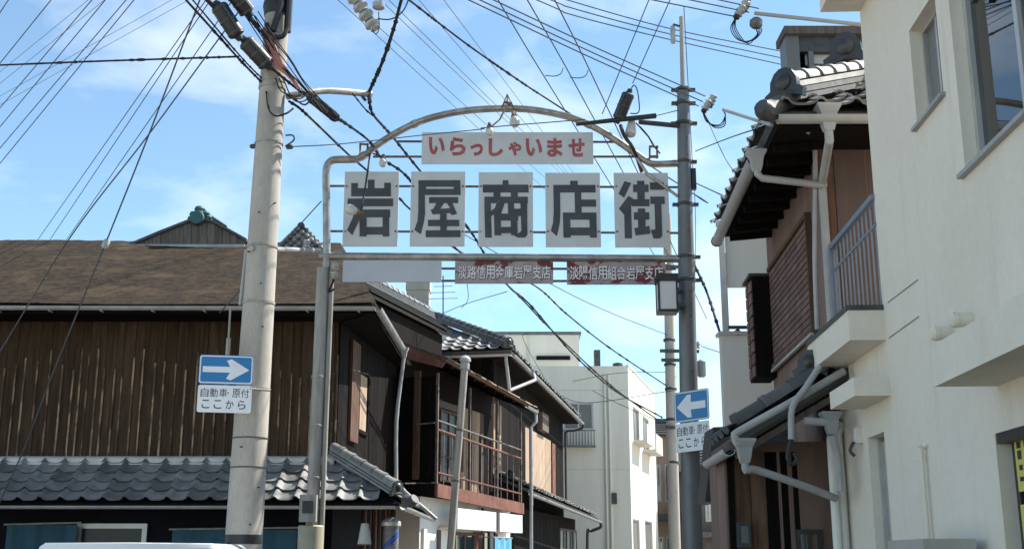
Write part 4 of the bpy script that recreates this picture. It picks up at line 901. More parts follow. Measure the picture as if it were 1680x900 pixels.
# ------------------------------------------------------------------ capped vent pipe standing in front of the balcony house
t = thing('vent_pipe', (at(741, 895, 18.5).x - .1, 18.5, 0), 'tall galvanised pipe with a domed cap in front of the balcony', 'pipe')
p0, p1 = at(739, 900, 18.5), at(763, 592, 18.5); dd = (p1 - p0).normalized()
MB().tube([p0 - dd * (p0.z / dd.z), p1], .058, 16).build('pipe_shaft', M['steel'], t)
MB().lathe(p1 - dd * .08, dd, [(.06, -.06), (.078, -.05), (.078, .03), (.07, .04), (.07, .06), (.094, .08), (.09, .12), (.055, .16), (0, .18)], 16).build('cap', M['white_pipe'], t)
for f_ in (.35, .62): q = p0.lerp(p1, f_); MB().lathe(q, dd, [(.059, 0), (.065, .004), (.065, .03), (.059, .034)], 16).build('pipe_band', M['rod'], t)

# ------------------------------------------------------------------ far cream block
D0 = at(1030, 600, 40); fD = Fr(D0.x, 40, 14); fDf = Fr(D0.x, 40, 90)
D = thing('cream_block', (D0.x - 2, 42, 0), 'cream rendered block down the street, its right face in full sun', 'building')
zt = D0.z
bw, zs1 = fDf.pb(925, 704); bw2, ztp = fDf.pb(973, 660)
m = rects_wall(fDf, 0, -6.5, 0, 0, zt, [(bw, bw2, zs1, ztp)], .12); m.build('front_wall', M['far_wall'], D, 0)
window(D, fDf, -.04, bw, bw2, zs1, ztp, M['alu'], M['frosted'], 2, 1, .05)
bars = MB(); bz0, bz1 = fDf.pb(948, 731)[1], fDf.pb(948, 706)[1]
MB().fb(fDf, .02, .28, bw - .05, bw2 + .05, bz0 - .05, bz0).build('window_ledge', M['grey_pole'], D, 0)
MB().fb(fDf, .22, .26, bw - .05, bw2 + .05, bz1 - .03, bz1).build('rail', M['dark_steel'], D, 0)
for i in range(11): b = bw + (bw2 - bw) * i / 10; MB().fb(fDf, .23, .25, b - .012, b + .012, bz0, bz1 - .03).build('baluster', M['dark_steel'], D, 0)
b_l = fD.pb(1073, 645)[0]
ops = []
for u0, u1, v0, v1 in ((1038, 1048, 665, 720), (1054, 1064, 680, 735)):
    a, z1 = fD.pb(u0, v0); b, _ = fD.pb(u1, v0); _, z0 = fD.pb(u0, v1); ops.append((a, b, z0, z1))
for u0, u1, v0 in ((1038, 1049, 850), (1058, 1070, 853)):
    a, z1 = fD.pb(u0, v0); b, _ = fD.pb(u1, v0); ops.append((a, b, .1, z1))
rects_wall(fD, 0, 0, b_l, 0, zt, ops, .14).build('street_wall', M['far_wall'], D, 0)
for k, (a, b, z0, z1) in enumerate(ops):
    window(D, fD, -.05, a, b, z0, z1, M['alu'], M['frosted'], 2 if k < 2 else 1, 1, .06, name='window' if k < 2 else 'door')
    if k < 2: MB().fb(fD, .0, .5, a - .1, b + .1, z0 - .12, z0 - .02).build('window_box', M['pale_wall'], D, 0); MB().fb(fD, .45, .5, a - .1, b + .1, z0 - .02, z0 + .55).build('window_box_front', M['pale_wall'], D, 0)
MB().prism([fD.pt(-.001, .0, zt), fD.pt(-.001, b_l, zt), fD.pt(-6.5, b_l, zt), fDf.pt(0, -6.5, zt)], (0, 0, -.05)).build('roof_slab', M['far_wall'], D, 0)
MB().prism([fD.pt(.03, -.03, zt), fD.pt(.03, b_l, zt), fD.pt(-.12, b_l, zt), fD.pt(-.12, .12, zt)], (0, 0, .06)).build('parapet_cap', M['far_wall'], D, 0)
q = at(840, 549, 43); qr = at(950, 551, 43)
MB().bx(-3, qr.x, 43, 47, zt - .2, q.z).build('penthouse', M['far_wall'], D, 0)
MB().bx(-3.05, qr.x + .08, 42.95, 47.05, q.z, q.z + .12).build('penthouse_cap', M['grey_pole'], D, 0)
MB().bx(at(880, 586, 43).x, at(935, 586, 43).x, 42.9, 43.0, at(900, 590, 43).z, at(900, 584, 43).z).build('vent_slot', M['dark_room'], D, 0)
MB().fb(fDf, .03, .10, fDf.pb(1003, 830)[0], fDf.pb(1012, 830)[0], fDf.pb(1007, 826)[1], fDf.pb(1007, 808)[1]).build('meter_box', M['dark_steel'], D, 0)
for u in (993, 1000): MB().tube([fDf.pt(.05, fDf.pb(u, 700)[0], 0), fDf.pt(.05, fDf.pb(u, 700)[0], zt - .3)], .04, 8).build('down_pipe', M['far_wall'], D)
au = MB().fb(fDf, .05, .4, fDf.pb(890, 700)[0], fDf.pb(912, 700)[0], fDf.pb(900, 752)[1], fDf.pb(900, 728)[1]).build('outdoor_unit', M['alu'], D, 0); MB().fb(fDf, .4005, .41, fDf.pb(893, 700)[0], fDf.pb(908, 700)[0], fDf.pb(900, 750)[1], fDf.pb(900, 731)[1]).build('grille', M['dark_steel'], au, 0)
for v in (640, 770): MB().fb(fDf, .002, .006, -6.4, -.02, fDf.pb(900, v)[1], fDf.pb(900, v)[1] + .02).build('wall_joint', M['pale_wall'], D, 0)
MB().bx(at(975, 585, 42).x, at(985, 585, 42).x, 42, 42.4, zt, at(980, 580, 42).z + .15).build('roof_vent', M['dark_steel'], D, 0)
MB().lathe((at(1013, 580, 42).x, 42, zt), Z, [(.12, 0), (.12, .25), (.2, .3), (.18, .42), (0, .46)], 10).build('roof_vent', M['dark_steel'], D)

# small far houses closing the street
def far_house(x0, x1, y0, y1, h, label, wallm, roofm, ridge=1.0):
    t = thing('far_house', ((x0 + x1) / 2, y0, 0), label, 'house', 'far houses at the end of the street')
    f = Fr(x0, y0, 90); w = x1 - x0
    ops = [(w * .15, w * .42, h * .58, h * .82), (w * .58, w * .85, h * .58, h * .82), (w * .15, w * .45, .1, h * .36), (w * .55, w * .85, h * .12, h * .36)]
    rects_wall(f, 0, 0, w, 0, h, ops, .1).build('front_wall', wallm, t, 0)
    MB().bx(x0, x1, y0 + .15, y1, 0, h).build('wall', wallm, t, 0)
    for a, b, c, d in ops: window(t, f, -.03, a, b, c, d, M['alu'], M['glass'], 2, 1, .07)
    MB().prism([(x0 - .4, y0 - .5, h), (x0 - .4, y1 + .5, h), (x0 - .4, (y0 + y1) / 2, h + ridge)], (w + .8, 0, 0)).build('roof', roofm, t, 0)
    for k in range(6):
        f0 = k / 6; yy = y0 - .5 + ((y1 - y0) / 2 + .5) * f0; MB().bx(x0 - .42, x1 + .42, yy - .02, yy + .1, h + ridge * f0 + .01, h + ridge * f0 + .07).build('tile_course', roofm, t, 0)
    MB().bx(x0 - .2, x1 + .2, y0 - .7, y0, h * .46, h * .5).build('canopy', roofm, t, 0)
    MB().bx(x0 - .3, x1 + .3, (y0 + y1) / 2 - .12, (y0 + y1) / 2 + .12, h + ridge - .02, h + ridge + .16).build('ridge', roofm, t, 0)
far_house(at(1068, 800, 54).x, at(1108, 800, 54).x, 54, 60, at(1090, 715, 54).z, 'tan house with a dark tiled roof at the end of the street', M['tan_wood'], M['tile_dark'])
far_house(at(1112, 800, 62).x, at(1152, 800, 62).x, 62, 70, at(1130, 752, 62).z, 'cream house glimpsed right of the steel pole far down the street', M['far_wall'], M['tile_dark'])
far_house(at(1148, 800, 48).x, at(1200, 800, 48).x, 48, 54, at(1155, 765, 48).z, 'grey house glimpsed beside the dark low eave at right', M['grey_wood'], M['tile_dark'])

# ------------------------------------------------------------------ cream plastered building, right foreground
fw = Fr(2.46, 7.5, 182.9)                        # b grows toward the camera, a toward the street
W = thing('plastered_building', (3.4, 4, 0), 'large cream plastered building filling the right edge, with two-storey windows', 'building')
def box_op(u0, v0, u1, v1):
    b0, z0 = fw.pb(u0, v0); b1, z1 = fw.pb(u1, v1); return b0, b1, z0, z1
sb0, sz = fw.pb(1505, 208); sb1, _ = fw.pb(1548, 150); stz = fw.pb(1503, 33)[1]
bb0, bz = fw.pb(1584, 283); bb1 = bb0 + 1.9; btz = bz + 1.75
hb0, hz = fw.pb(1632, 711); hb1 = hb0 + 2.6
db0, dz = fw.pb(1424, 718); db1, _ = fw.pb(1450, 706)
ops = [(sb0, sb1, sz, stz), (bb0, bb1, bz, btz), (hb0, hb1, .05, hz), (max(db0, -.95), db1, .05, dz)]
db0 = max(db0, -.95)
LOWZ = fw.pb(1455, 556)[1]; TOPZ = fw.pb(1455, 504)[1]
rects_wall(fw, 0, 0, 11, LOWZ, 8.6, [o for o in ops if o[2] > LOWZ], .16).build('upper_wall', M['plaster'], W, 0)
rects_wall(fw, 0, -1.42, 11, 0, LOWZ, [o for o in ops if o[2] < LOWZ], .16).build('lower_wall', M['plaster'], W, 0)
MB().fb(fw, -4, -.17, .002, 11, LOWZ, 8.58).fb(fw, -4, 0, -.02, .0, LOWZ, 8.6).build('core_wall', M['plaster'], W, 0)
MB().fb(fw, -4, -.17, -1.40, 11, 0, LOWZ - .002).fb(fw, -4, 0, -1.44, -1.42, 0, LOWZ).build('core_wall', M['plaster'], W, 0)
# balcony slab, its cap, and the smaller ledge
MB().fb(fw, .0, .235, -1.36, -.0, LOWZ, TOPZ).build('balcony_slab', M['plaster'], W, 0)
MB().fb(fw, -.9, 0, -1.42, -.02, LOWZ, TOPZ - .02).build('balcony_floor', M['plaster'], W, 0)
MB().fb(fw, .0, .245, -1.37, .005, TOPZ, TOPZ + .035).build('slab_cap', M['dark_steel'], W, 0)
l0, l1 = fw.pb(1453, 653)[1], fw.pb(1453, 622)[1]
MB().fb(fw, .0, .235, fw.pb(1362, 660, .235)[0], .02, l0, l1).build('ledge', M['plaster'], W, 0)
# upper ledge at the top of the frame
lz = fw.pb(1418, 22)[1]
MB().fb(fw, 0, .28, .0, 11, lz + .06, lz + .3).build('balcony_slab', M['plaster'], W, 0)
# railing of upright bars
rb0, rb1 = -1.30, -.04; RT = 4.0; n = 12
for i in range(n):
    b = rb0 + (rb1 - rb0) * i / (n - 1); MB().fb(fw, -.005, .005, b - .007, b + .007, TOPZ + .036, RT - .04).build('rail_bar', M['rail_blue'], W, 0)
MB().fb(fw, -.025, .025, rb0 - .03, rb1 + .03, RT - .04, RT).build('top_rail', M['rail_blue'], W, 0)
MB().fb(fw, -.007, .007, rb0 - .03, rb1 + .03, RT - .22, RT - .20).build('mid_rail', M['rail_blue'], W, 0)
MB().fb(fw, -.03, .03, rb0 - .04, rb0 - .01, TOPZ + .036, RT).build('rail_post', M['rail_blue'], W, 0)
# windows
window(W, fw, -.07, sb0, sb1, sz + .01, stz, M['alu'], [M['frosted'], M['glass']], 2, 1, .03)
window(W, fw, -.07, bb0, bb1, bz + .01, btz, M['alu'], M['glass_sky'], 3, 1, .045)
MB().fb(fw, -.02, .03, sb0 - .03, sb1 + .03, sz - .022, sz).build('window_sill', M['gutter'], W, 0)
MB().fb(fw, -.02, .035, bb0 - .04, bb1 + .03, bz - .024, bz).build('window_sill', M['gutter'], W, 0)
MB().fb(fw, -.168, -.162, bb0, bb1, bz, btz).build('unlit_room_sheet', M['dark_room'], W, 0)  # flat sheet behind the curtain, the unlit room's darkness put into its colour
cu = MB()
for i in range(36):
    b0 = bb0 + .06 + i * .022; cu.add([fw.pt(-.15 + .014 * math.sin(i * 1.5), b0, bz + .02), fw.pt(-.15 + .014 * math.sin(i * 1.5 + 1.5), b0 + .022, bz + .02), fw.pt(-.15 + .014 * math.sin(i * 1.5 + 1.5), b0 + .022, btz), fw.pt(-.15 + .014 * math.sin(i * 1.5), b0, btz)], [(0, 1, 2, 3)])
cu.build('curtain', M['curtain'], W, 60)
MB().fb(fw, -.065, -.035, bb0 + .22, bb0 + .25, bz + .85, bz + 1.0).build('window_handle', M['dark_steel'], W, 0)
# door with handle
dr = MB().fb(fw, -.13, -.09, db0 + .03, db1 - .03, .05, dz - .03).build('door', M['alu'], W, 0)
MB().fb(fw, -.09, -.05, db1 - .1, db1 - .07, .95, 1.25).build('handle', M['dark_steel'], dr, 0)
MB().fb(fw, -.14, -.06, db0 + .002, db0 + .028, .05, dz - .002).fb(fw, -.14, -.06, db1 - .028, db1 - .002, .05, dz - .002).build('door_frame', M['alu'], W, 0)
# shop front: dark frames, posters
MB().fb(fw, -.155, -.145, hb0, hb1, .05, hz).build('shop_pane', M['glass'], W, 0)
for i, b in enumerate((hb0 + .0, hb0 + .09, hb0 + .17, hb0 + 1.2, hb1 - .06)): MB().fb(fw, -.13 + .01 * (i % 3), -.075 - .006 * i, b + .002, b + .05, .06, hz - .05).build('shop_mullion', M['alu_dark'], W, 0)
MB().fb(fw, -.13, -.005, hb0 + .002, hb1 - .002, hz - .05, hz - .002).build('shop_head_frame', M['alu_dark'], W, 0)
pz1 = fw.pb(1668, 705, -.06)[1]; pz2 = fw.pb(1672, 806, -.06)[1]; pz3 = fw.pb(1668, 828, -.06)[1]; pb0 = fw.pb(1667, 760, -.06)[0]
for z1, z0, txt in ((pz1, pz2, 'OPEN'), (pz3, pz3 - .5, 'SALE')):
    po = MB().fb(fw, -.064, -.06, pb0, pb0 + .5, z0, z1).build('poster', M['yellow'], W, 0)
    m = MB()
    for i in range(5):
        for j in range(4):
            zz0 = z0 + (z1 - z0) * (.16 + .18 * j); bb = pb0 + .02 + i * .09; m.fb(fw, -.0595, -.0585, bb + random.uniform(0, .02), bb + .06, zz0, zz0 + random.uniform(.02, .05))
    m.build('poster_print', M['black'], po, 0)
# street canopy over the shop
cz0 = fw.pb(1533, 634, .30)[1]; cb0 = fw.pb(1533, 634, .30)[0]
MB().fb(fw, .0, .30, cb0, 10, cz0, cz0 + .20).build('shop_canopy', M['plaster'], W, 0)
# joints, vents, pipe, small fittings
for u0, v0, u1, v1 in ((1457, 497, 1506, 460), (1459, 555, 1508, 520)):
    b0, z0 = fw.pb(u0, v0); b1, z1 = fw.pb(u1, v1); MB().obox(fw.pt(.0, b0, z0), fw.r * .003, fw.f * (b1 - b0) + Z * (z1 - z0), Z * .008).build('expansion_joint', M['plaster_seam'], W, 0)
for u, v in ((1562, 546), (1594, 524)):
    b, z = fw.pb(u, v); m = MB(); m.lathe(fw.pt(0, b, z), fw.r, [(.038, 0), (.038, .07), (.042, .075), (.042, .10), (.03, .115), (0, .118)], 14); m.build('vent_hood', M['plaster'], W)
b, z = fw.pb(1521, 752); MB().tube(spline([fw.pt(.03, b, 0), fw.pt(.03, b, z - .1), fw.pt(.03, b, z - .02), fw.pt(.04, b - .03, z + .01)], 4), .012, 8).build('conduit', M['plaster'], W)
MB().lathe(fw.pt(0, b, z + .08), fw.r, [(.025, 0), (.025, .03), (.012, .05)], 10).build('cable_gland', M['plaster'], W)
b, z = fw.pb(1522, 728); MB().lathe(fw.pt(0, b, z), fw.r, [(.02, 0), (.018, .02), (0, .03)], 8).build('wall_cap', M['white_plaster'], W)
b, z = fw.pb(1414, 715); b = max(b, -1.1)
MB().fb(fw, .0, .05, b - .03, b + .03, z - .05, z + .06).build('intercom', M['white_plaster'], W, 0)
MB().tube(spline([fw.pt(.06, b, z - .04), fw.pt(.09, b, z - .10), fw.pt(.06, b, z - .14)], 4), .012, 8).build('lamp_hook', M['dark_steel'], W)
for i, da in enumerate((.055, .115)):
    bx_ = -1.36 + .055 * i; MB().tube([fw.pt(da, bx_, 0), fw.pt(da, bx_, l0 - .10 - .05 * i), fw.pt(da - .05, bx_ - .04, l0 - .03)], .04 - .008 * i, 10).build('down_pipe', M['white_plaster'], W)
ac = thing('outdoor_unit', fw.pt(.28, .5, 1.0), 'pale air conditioner unit at the foot of the cream wall', 'air conditioner')
b0, az = fw.pb(1462, 886, .3); b1, _ = fw.pb(1521, 886, .3)
MB().fb(fw, .06, .32, b0, b1, az - .55, az).build('casing', M['alu'], ac, 0); MB().fb(fw, .3205, .325, b0 + .05, b1 - .1, az - .5, az - .06).build('grille', M['dark_steel'], ac, 0)
MB().fb(fw, .05, .3, b0 + .03, b0 + .07, 0, az - .55).build('leg', M['dark_steel'], ac, 0); MB().fb(fw, .05, .3, b1 - .07, b1 - .03, 0, az - .55).build('leg', M['dark_steel'], ac, 0)

# ------------------------------------------------------------------ wooden house behind it
HX, HY = 2.53, 9.0
fh = Fr(HX, HY, 182.9); fn = Fr(HX, HY, 90); HL = 2.75
H = thing('wooden_house', (3.4, 10.3, 0), 'narrow brown wooden house with grey tile roofs and white pipes, at right', 'house')
MB().fb(fh, -4, -.03, -HL, 0, 0, 4.86).build('wall', M['salmon'], H, 0)
ns = 9
for i in range(ns):
    w = HL / ns; MB().fb(fh, -.028, -.004, -HL + w * i + .002, -HL + w * (i + 1) - .002, 2.5, 4.86).build('wall_board', M['salmon'], H, 0)
for i in range(8): MB().fb(fn, .003, .018 + .006 * (i % 2), .10 + i * .27, .10 + i * .27 + .262, 2.7, 4.86).build('wall_sheet', M['maroon'], H, 0)
MB().fb(fn, -.02, .03, -.02, .09, 2.6, 4.86).build('corner_post', M['brown_wood'], H, 0)
# louvred shutter panel: rows of slats in a frame
pb_n, pz_n = fh.pb(1340, 539); pb_f, pz_f = fh.pb(1274, 596)
ptop = fh.pb(1337, 345)[1]; pz0 = (pz_n + pz_f) / 2; ptop = min(ptop, 4.55)
fr_ = MB()
lat = M['lattice']
fr_.fb(fh, .0, .05, pb_f, pb_n, pz0 - .05, pz0).fb(fh, .0, .05, pb_f, pb_n, ptop, ptop + .04).fb(fh, .0, .05, pb_n, pb_n + .04, pz0 - .05, ptop + .04)
pf_ = fr_.build('shutter_frame', M['brown_wood'], H, 0)
MB().fb(fh, .0, .012, pb_f, pb_n, pz0, ptop).build('shutter_back', M['dark_wood'], H, 0)
nr = 16
for r in range(nr):
    z = pz0 + (ptop - pz0) * r / nr; h = (ptop - pz0) / nr - .008
    for c in range(4):
        w = (pb_n - pb_f) / 4; MB().obox(fh.pt(.014, pb_f + w * c + .004, z), fh.r * .016, fh.f * (w - .008), Z * h + fh.r * -.004).build('slat', lat, H, 0)
MB().fb(fh, .03, .06, pb_f - .0, pb_n + .03, pz0 - .075, pz0 - .05).build('white_sill', M['white_pipe'], H, 0)
# shutter box standing proud at the far end
k0, kz0 = fh.pb(1274, 606, .02); kz1 = fh.pb(1274, 437, .02)[1]
kb1 = pb_f - .005; kb0 = kb1 - .42
tk = MB().fb(fh, .0, .20, kb0, kb1, pz0 - .12, kz1).build('shutter_box', M['dark_wood'], H, 0)
MB().fb(fh, .0, .235, kb0 - .03, kb1 + .02, kz1, kz1 + .03).build('box_lid', M['dark_steel'], H, 0)
for r in range(8): z = pz0 - .1 + (kz1 - pz0 + .08) / 8 * r; MB().fb(fh, .202, .214, kb0 + .02, kb1 - .02, z, z + (kz1 - pz0 + .08) / 8 - .02).build('box_slat', lat, tk, 0)
MB().fb(fh, .205, .222, kb0 + .2, kb0 + .215, pz0 - .11, kz1 - .01).build('box_stile', M['brown_wood'], tk, 0)
# upper hipped roof
ex_, ey_, ezh = 1.99, 8.28, 4.90
pitch = .56
cn = Vector((ex_, ey_, ezh)); cf = Vector((ex_ + .14, 11.55, ezh)); cr = Vector((5.2, ey_, ezh)); hp = Vector((ex_ + 1.55, ey_ + 1.55, ezh + 1.55 * pitch)); hpr = Vector((5.2, ey_ + 1.55, ezh + 1.55 * pitch)); hpf = Vector((ex_ + 1.62, 11.55, ezh + 1.55 * pitch))
rm = MB(); slab(rm, [cn, cr, hpr, hp], .06); nrf = rm.build('near_roof', M['tile_dark'], H, 0)
rm = MB(); slab(rm, [cn, cf, hpf, hp], .06); srf = rm.build('street_roof', M['tile_dark'], H, 0)
slab(MB(), [hp, hpr, Vector((5.2, 11.55, hp.z)), hpf], .05).build('top_roof', M['tile_dark'], H, 0)
th = tile_mesh('roof_tile', .27, .23, M['tile'], .045)
lay_tiles(nrf, th, cn + Vector((.05, -.03, .015)), (1, 0, 0), (0, 1, pitch), 12, 7, .27, .23, lambda p: p.x - ex_ > (p.y - ey_) + .1, .006)
lay_tiles(srf, th, cf + Vector((-.03, 0, .015)), cn - cf, (1, 0, pitch), 12, 7, .27, .23, lambda p: p.y - ey_ > (p.x - ex_) + .1, .006)
hh = (hp - cn).normalized(); hxx = hh.cross(Z).normalized()
for k in range(3):
    w = .22 - .02 * k; MB().obox(cn + hh * .25 - hxx * w / 2 + Z * (.05 + .055 * k), hxx * w, hp - cn - hh * .25, Z * .045).build('ridge_course', M['mortar'] if k == 2 else M['tile'], nrf, 0)
ridge_tiles(nrf, cn + hh * .22 + Z * .22, hp + Z * .22, .085, M['tile'], .23)
gargoyle(nrf, cn + hh * .24 + Z * .12, Vector((-hh.x, -hh.y, 0)), .26, M['tile_dark'])
MB().tube(spline([cn + hh * .25 + Z * .06, cn + hh * .02 + Z * .03, cn - hh * .10 + Z * .02, cn - hh * .18 + Z * .07], 4), [.08] * 9 + [.08, .075, .07, .06], 10).build('eave_corner_tile', M['tile_dark'], nrf)
oc = at(1390, 98, 9.5)
gargoyle(nrf, oc, (-.5, -1, 0), .30, M['tile_dark'])
for k in range(3): MB().bar(oc + Vector((.05, .12, -.10 + .06 * k)), oc + Vector((1.6, 1.0, -.10 + .06 * k)), .2, .045).build('ridge_course', M['tile'], nrf, 0)
ridge_tiles(nrf, oc + Vector((.05, .1, .10)), oc + Vector((1.6, 1.0, .10)), .08, M['tile'], .22)
ridge_tiles(nrf, oc + Vector((.0, .05, -.1)), oc + Vector((.35, -.6, -.36)), .08, M['mortar'], .16)
# soffit, rafters, gutters
MB().prism([Vector((ex_ + .05, ey_ + .06, ezh - .09)), Vector((5.1, ey_ + .06, ezh - .09)), Vector((5.1, HY, ezh - .05)), Vector((HX, HY, ezh - .05)), Vector((HX + .14, 11.5, ezh - .05)), Vector((ex_ + .18, 11.5, ezh - .09))], (0, 0, .03)).build('soffit', M['dark_wood'], H, 0)
for i in range(9):
    y = 8.75 + i * .33; MB().bar((ex_ + .08 + .05 * (y - 8.3), y, ezh - .13), (HX + .05 * (y - 9), y, ezh - .09), .045, .06).build('rafter', M['dark_wood'], H, 0)
m = MB(); half_gutter(m, (ex_ + .02, ey_ - .04, ezh - .055), (5.0, ey_ - .04, ezh - .05), .055); m.build('gutter', M['white_pipe'], H)
g0, g1 = onz(1236, 262, ezh - .15), onz(1176, 395, ezh - .15)
m = MB(); half_gutter(m, g0, g1, .055); m.build('gutter', M['white_pipe'], H)
MB().lathe(g1, g1 - g0, [(.058, -.02), (.06, 0), (.06, .02), (0, .03)], 10).build('gutter_stop', M['dark_steel'], H)
m = MB(); hopper(m, g0 + Vector((.02, -.02, .0)), .07); m.build('rain_hopper', M['white_pipe'], H, 0)
cp = at(1357, 262, 8.92)
m = MB(); m.tube([g0 + Vector((.02, -.02, -.08)), g0 + Vector((.025, -.02, -.13)), g0 + Vector((.06, -.02, -.165)), at(1345, 303, 8.9), at(1353, 303, 8.93)], .03, 10); m.build('down_pipe', M['white_pipe'], H)
hop = at(1358, 190, ey_ - .02)
m = MB(); hopper(m, hop, .082); m.build('rain_hopper', M['white_pipe'], H, 0)
MB().tube([hop - Z * .1, hop - Z * .2, Vector((HX - .02, HY - .07, ezh - .36)), Vector((HX - .02, HY - .07, ezh - .45)), Vector((HX - .02, HY - .07, 3.38))], .034, 10).build('down_pipe', M['white_pipe'], H)
MB().tube(spline([at(1325, 215, 8.5), at(1337, 240, 8.9), at(1337, 420, 8.97), at(1341, 540, 9.0)], 5), .02, 8).build('cable_conduit', M['gutter'], H)
# lean-to roof and ground floor
LY = 9.3; LX = at(1192, 760, LY).x; lw = HX - LX
fl = Fr(LX, LY, 182.9)
MB().fb(fl, -lw, 0, -1.0, 0, 0, 2.5).build('lean_to_wall', M['salmon'], H, 0)
for i in range(2): MB().fb(fl, .003, .02, -1.0 + i * .5, -.505 + i * .5, .05, 2.4).build('wall_board', M['salmon'], H, 0)
fln = Fr(LX, LY, 90)
for i, (b0, b1, mt) in enumerate(((.0, .05, 'dark_wood'), (.06, .17, 'brown_wood'), (.18, .29, 'brown_wood'), (.30, .41, 'dark_wood'), (.42, .50, 'dark_wood'), (.51, .565, 'dark_wood'), (.57, .66, 'salmon'), (.665, .80, 'salmon'), (.805, .88, 'dark_wood'))):
    MB().fb(fln, .003, .02 + .004 * (i % 3), b0, b1, 0, 2.42).build('wall_board', M[mt], H, 0)
mb0, mz1 = fln.pb(1207, 856, .03); mb1, mz0 = fln.pb(1229, 897, .03)
mo = MB().fb(fln, .03, .12, mb0, mb1, mz0, mz1).build('meter_box', M['dark_steel'], H, 0); MB().fb(fln, .1205, .13, mb0 + .02, mb1 - .02, mz0 + .03, mz1 - .03).build('box_cover', M['grey_pole'], mo, 0)
wb0, wz1 = fln.pb(1305, 868, .03); wb1, _ = fln.pb(1346, 868, .03)
window(H, fln, .06, wb0, wb1, .95, wz1, M['alu_dark'], [M['glass'], M['frosted']], 2, 1, .03)
fle = 2.47; flt = 3.0
a0, a1 = Vector((1.63, 8.62, fle)), Vector((1.68, 9.85, fle)); c0, c1 = Vector((HX + .02, 8.62, flt)), Vector((HX + .05, 9.85, flt))
rm = MB(); slab(rm, [a0, a1, c1, c0], .07); llr = rm.build('lean_to_roof', M['tile_dark'], H, 0)
td = tile_mesh('roof_tile', .30, .25, M['tile_dark'], .045)
lay_tiles(llr, td, a1 + Z * .015, a0 - a1, c1 - a1, 4, 4, .30, .25, None, .008)
MB().bar(a0 - Z * .10 + Vector((0, .02, 0)), c0 - Z * .10 + Vector((0, .02, 0)), .03, .13).build('barge_board', M['grey_wood'], H, 0)
MB().bar(a0 - Z * .05 + Vector((0, -.02, .02)), c0 - Z * .05 + Vector((0, -.02, .02)), .06, .07).build('verge', M['tile_dark'], H, 0)
ridge_tiles(llr, a0 + Vector((.05, .08, .09)), c0 + Vector((0, .08, .09)), .085, M['tile_dark'], .23)
gargoyle(llr, c0 + Vector((-.28, .1, -.02)), (-.4, -1, 0), .2, M['tile_dark'])
MB().prism([a0 - Z * .1, c0 - Z * .1, c1 - Z * .1, a1 - Z * .1], (0, 0, -.02)).build('soffit', M['dark_wood'], H, 0)
# dark low awning along the street side
aw = [at(1170, 700, 10.9), at(1300, 694, 10.9), at(1300, 722, 10.9), at(1192, 752, 10.9), at(1174, 824, 10.9), at(1157, 822, 10.9)]
MB().prism(aw, (0, .5, 0)).build('side_awning', M['dark_steel'], H, 0)
m = MB(); half_gutter(m, a0 + Vector((-.03, -.02, -.09)), a1 + Vector((-.03, 0, -.09)), .05); m.build('gutter', M['white_pipe'], H)
ph = at(1221, 735, 8.45)
m = MB(); hopper(m, ph, .07); m.build('rain_hopper', M['gutter'], H, 0)
MB().tube(spline([ph - Z * .1, ph - Z * .16 + Vector((.01, 0, 0)), at(1240, 770, 8.47), at(1320, 797, 8.6), at(1372, 817, 8.7)], 4), .029, 10).build('down_pipe', M['gutter'], H)
MB().tube(spline([at(1211, 728, 8.42), at(1206, 716, 8.42), at(1214, 706, 8.42), at(1300, 658, 8.44), at(1385, 608, 8.46)], 5), .028, 10).build('verge_pipe', M['white_pipe'], H)
MB().tube(spline([at(1345, 600, 8.40), at(1322, 635, 8.39), at(1300, 668, 8.38), at(1298, 720, 8.38)], 5), .023, 10).build('hanging_pipe', M['white_pipe'], H)
MB().tube(spline([at(1298, 720, 8.38), at(1292, 748, 8.38), at(1299, 761, 8.38), at(1307, 752, 8.38), at(1302, 742, 8.38)], 5), .016, 8).build('cable_hook', M['black'], H)
MB().tube([at(1320, 690, 8.43), at(1358, 692, 8.43)], .03, 8).build('gutter_stub', M['white_pipe'], H)
p2 = at(1363, 690, 8.44); m = MB(); hopper(m, p2, .065); m.build('rain_hopper', M['gutter'], H, 0)
MB().tube([p2 - Z * .1, p2 + Vector((.05, .05, -.25)), p2 + Vector((.05, .05, -.5))], .03, 8).build('down_pipe', M['white_pipe'], H)

# ------------------------------------------------------------------ pale building with steel balcony frame behind the wooden house
PY = 13.4
Pb = thing('pale_building', (3.6, PY + 2, 0), 'pale grey building with a steel balcony frame and dark rooftop shed, behind the wooden house', 'building')
pxl = at(1186, 620, PY).x; pzt = at(1190, 549, PY).z
MB().bx(pxl, 6, PY, PY + .15, 0, pzt).prism([(pxl, PY + .15, 0), (pxl + .15, PY + .15, 0), (pxl * 1.3 + .2, PY * 1.3, 0), (pxl * 1.3 + .05, PY * 1.3, 0)], (0, 0, pzt)).build('parapet', M['pale_wall'], Pb, 0)
MB().bx(pxl - .03, 3.3, PY - .03, PY + .2, pzt, pzt + .04).build('parapet_cap', M['alu'], Pb, 0)
MB().bx(3.6, 7, PY + .3, PY + 1.2, 0, 6.6).build('main_wall', M['pale_wall'], Pb, 0)
for u0, u1, v0 in ((1189, 1199, 405),):
    for dy in (0, 1.3): MB().bx(pxl + .04 + dy * .2, pxl + .10 + dy * .2, PY + .05 + dy, PY + .11 + dy, pzt + .04, 5.5).build('frame_post', M['alu'], Pb, 0)
MB().bx(pxl + .12, 3.34, PY + .1, PY + .13, at(1230, 468, PY).z, 5.5).build('upper_panel', M['pale_wall'], Pb, 0)
MB().bx(pxl + .02, 3.34, PY + .04, PY + .14, 5.5, 5.56).build('frame_beam', M['alu'], Pb, 0)
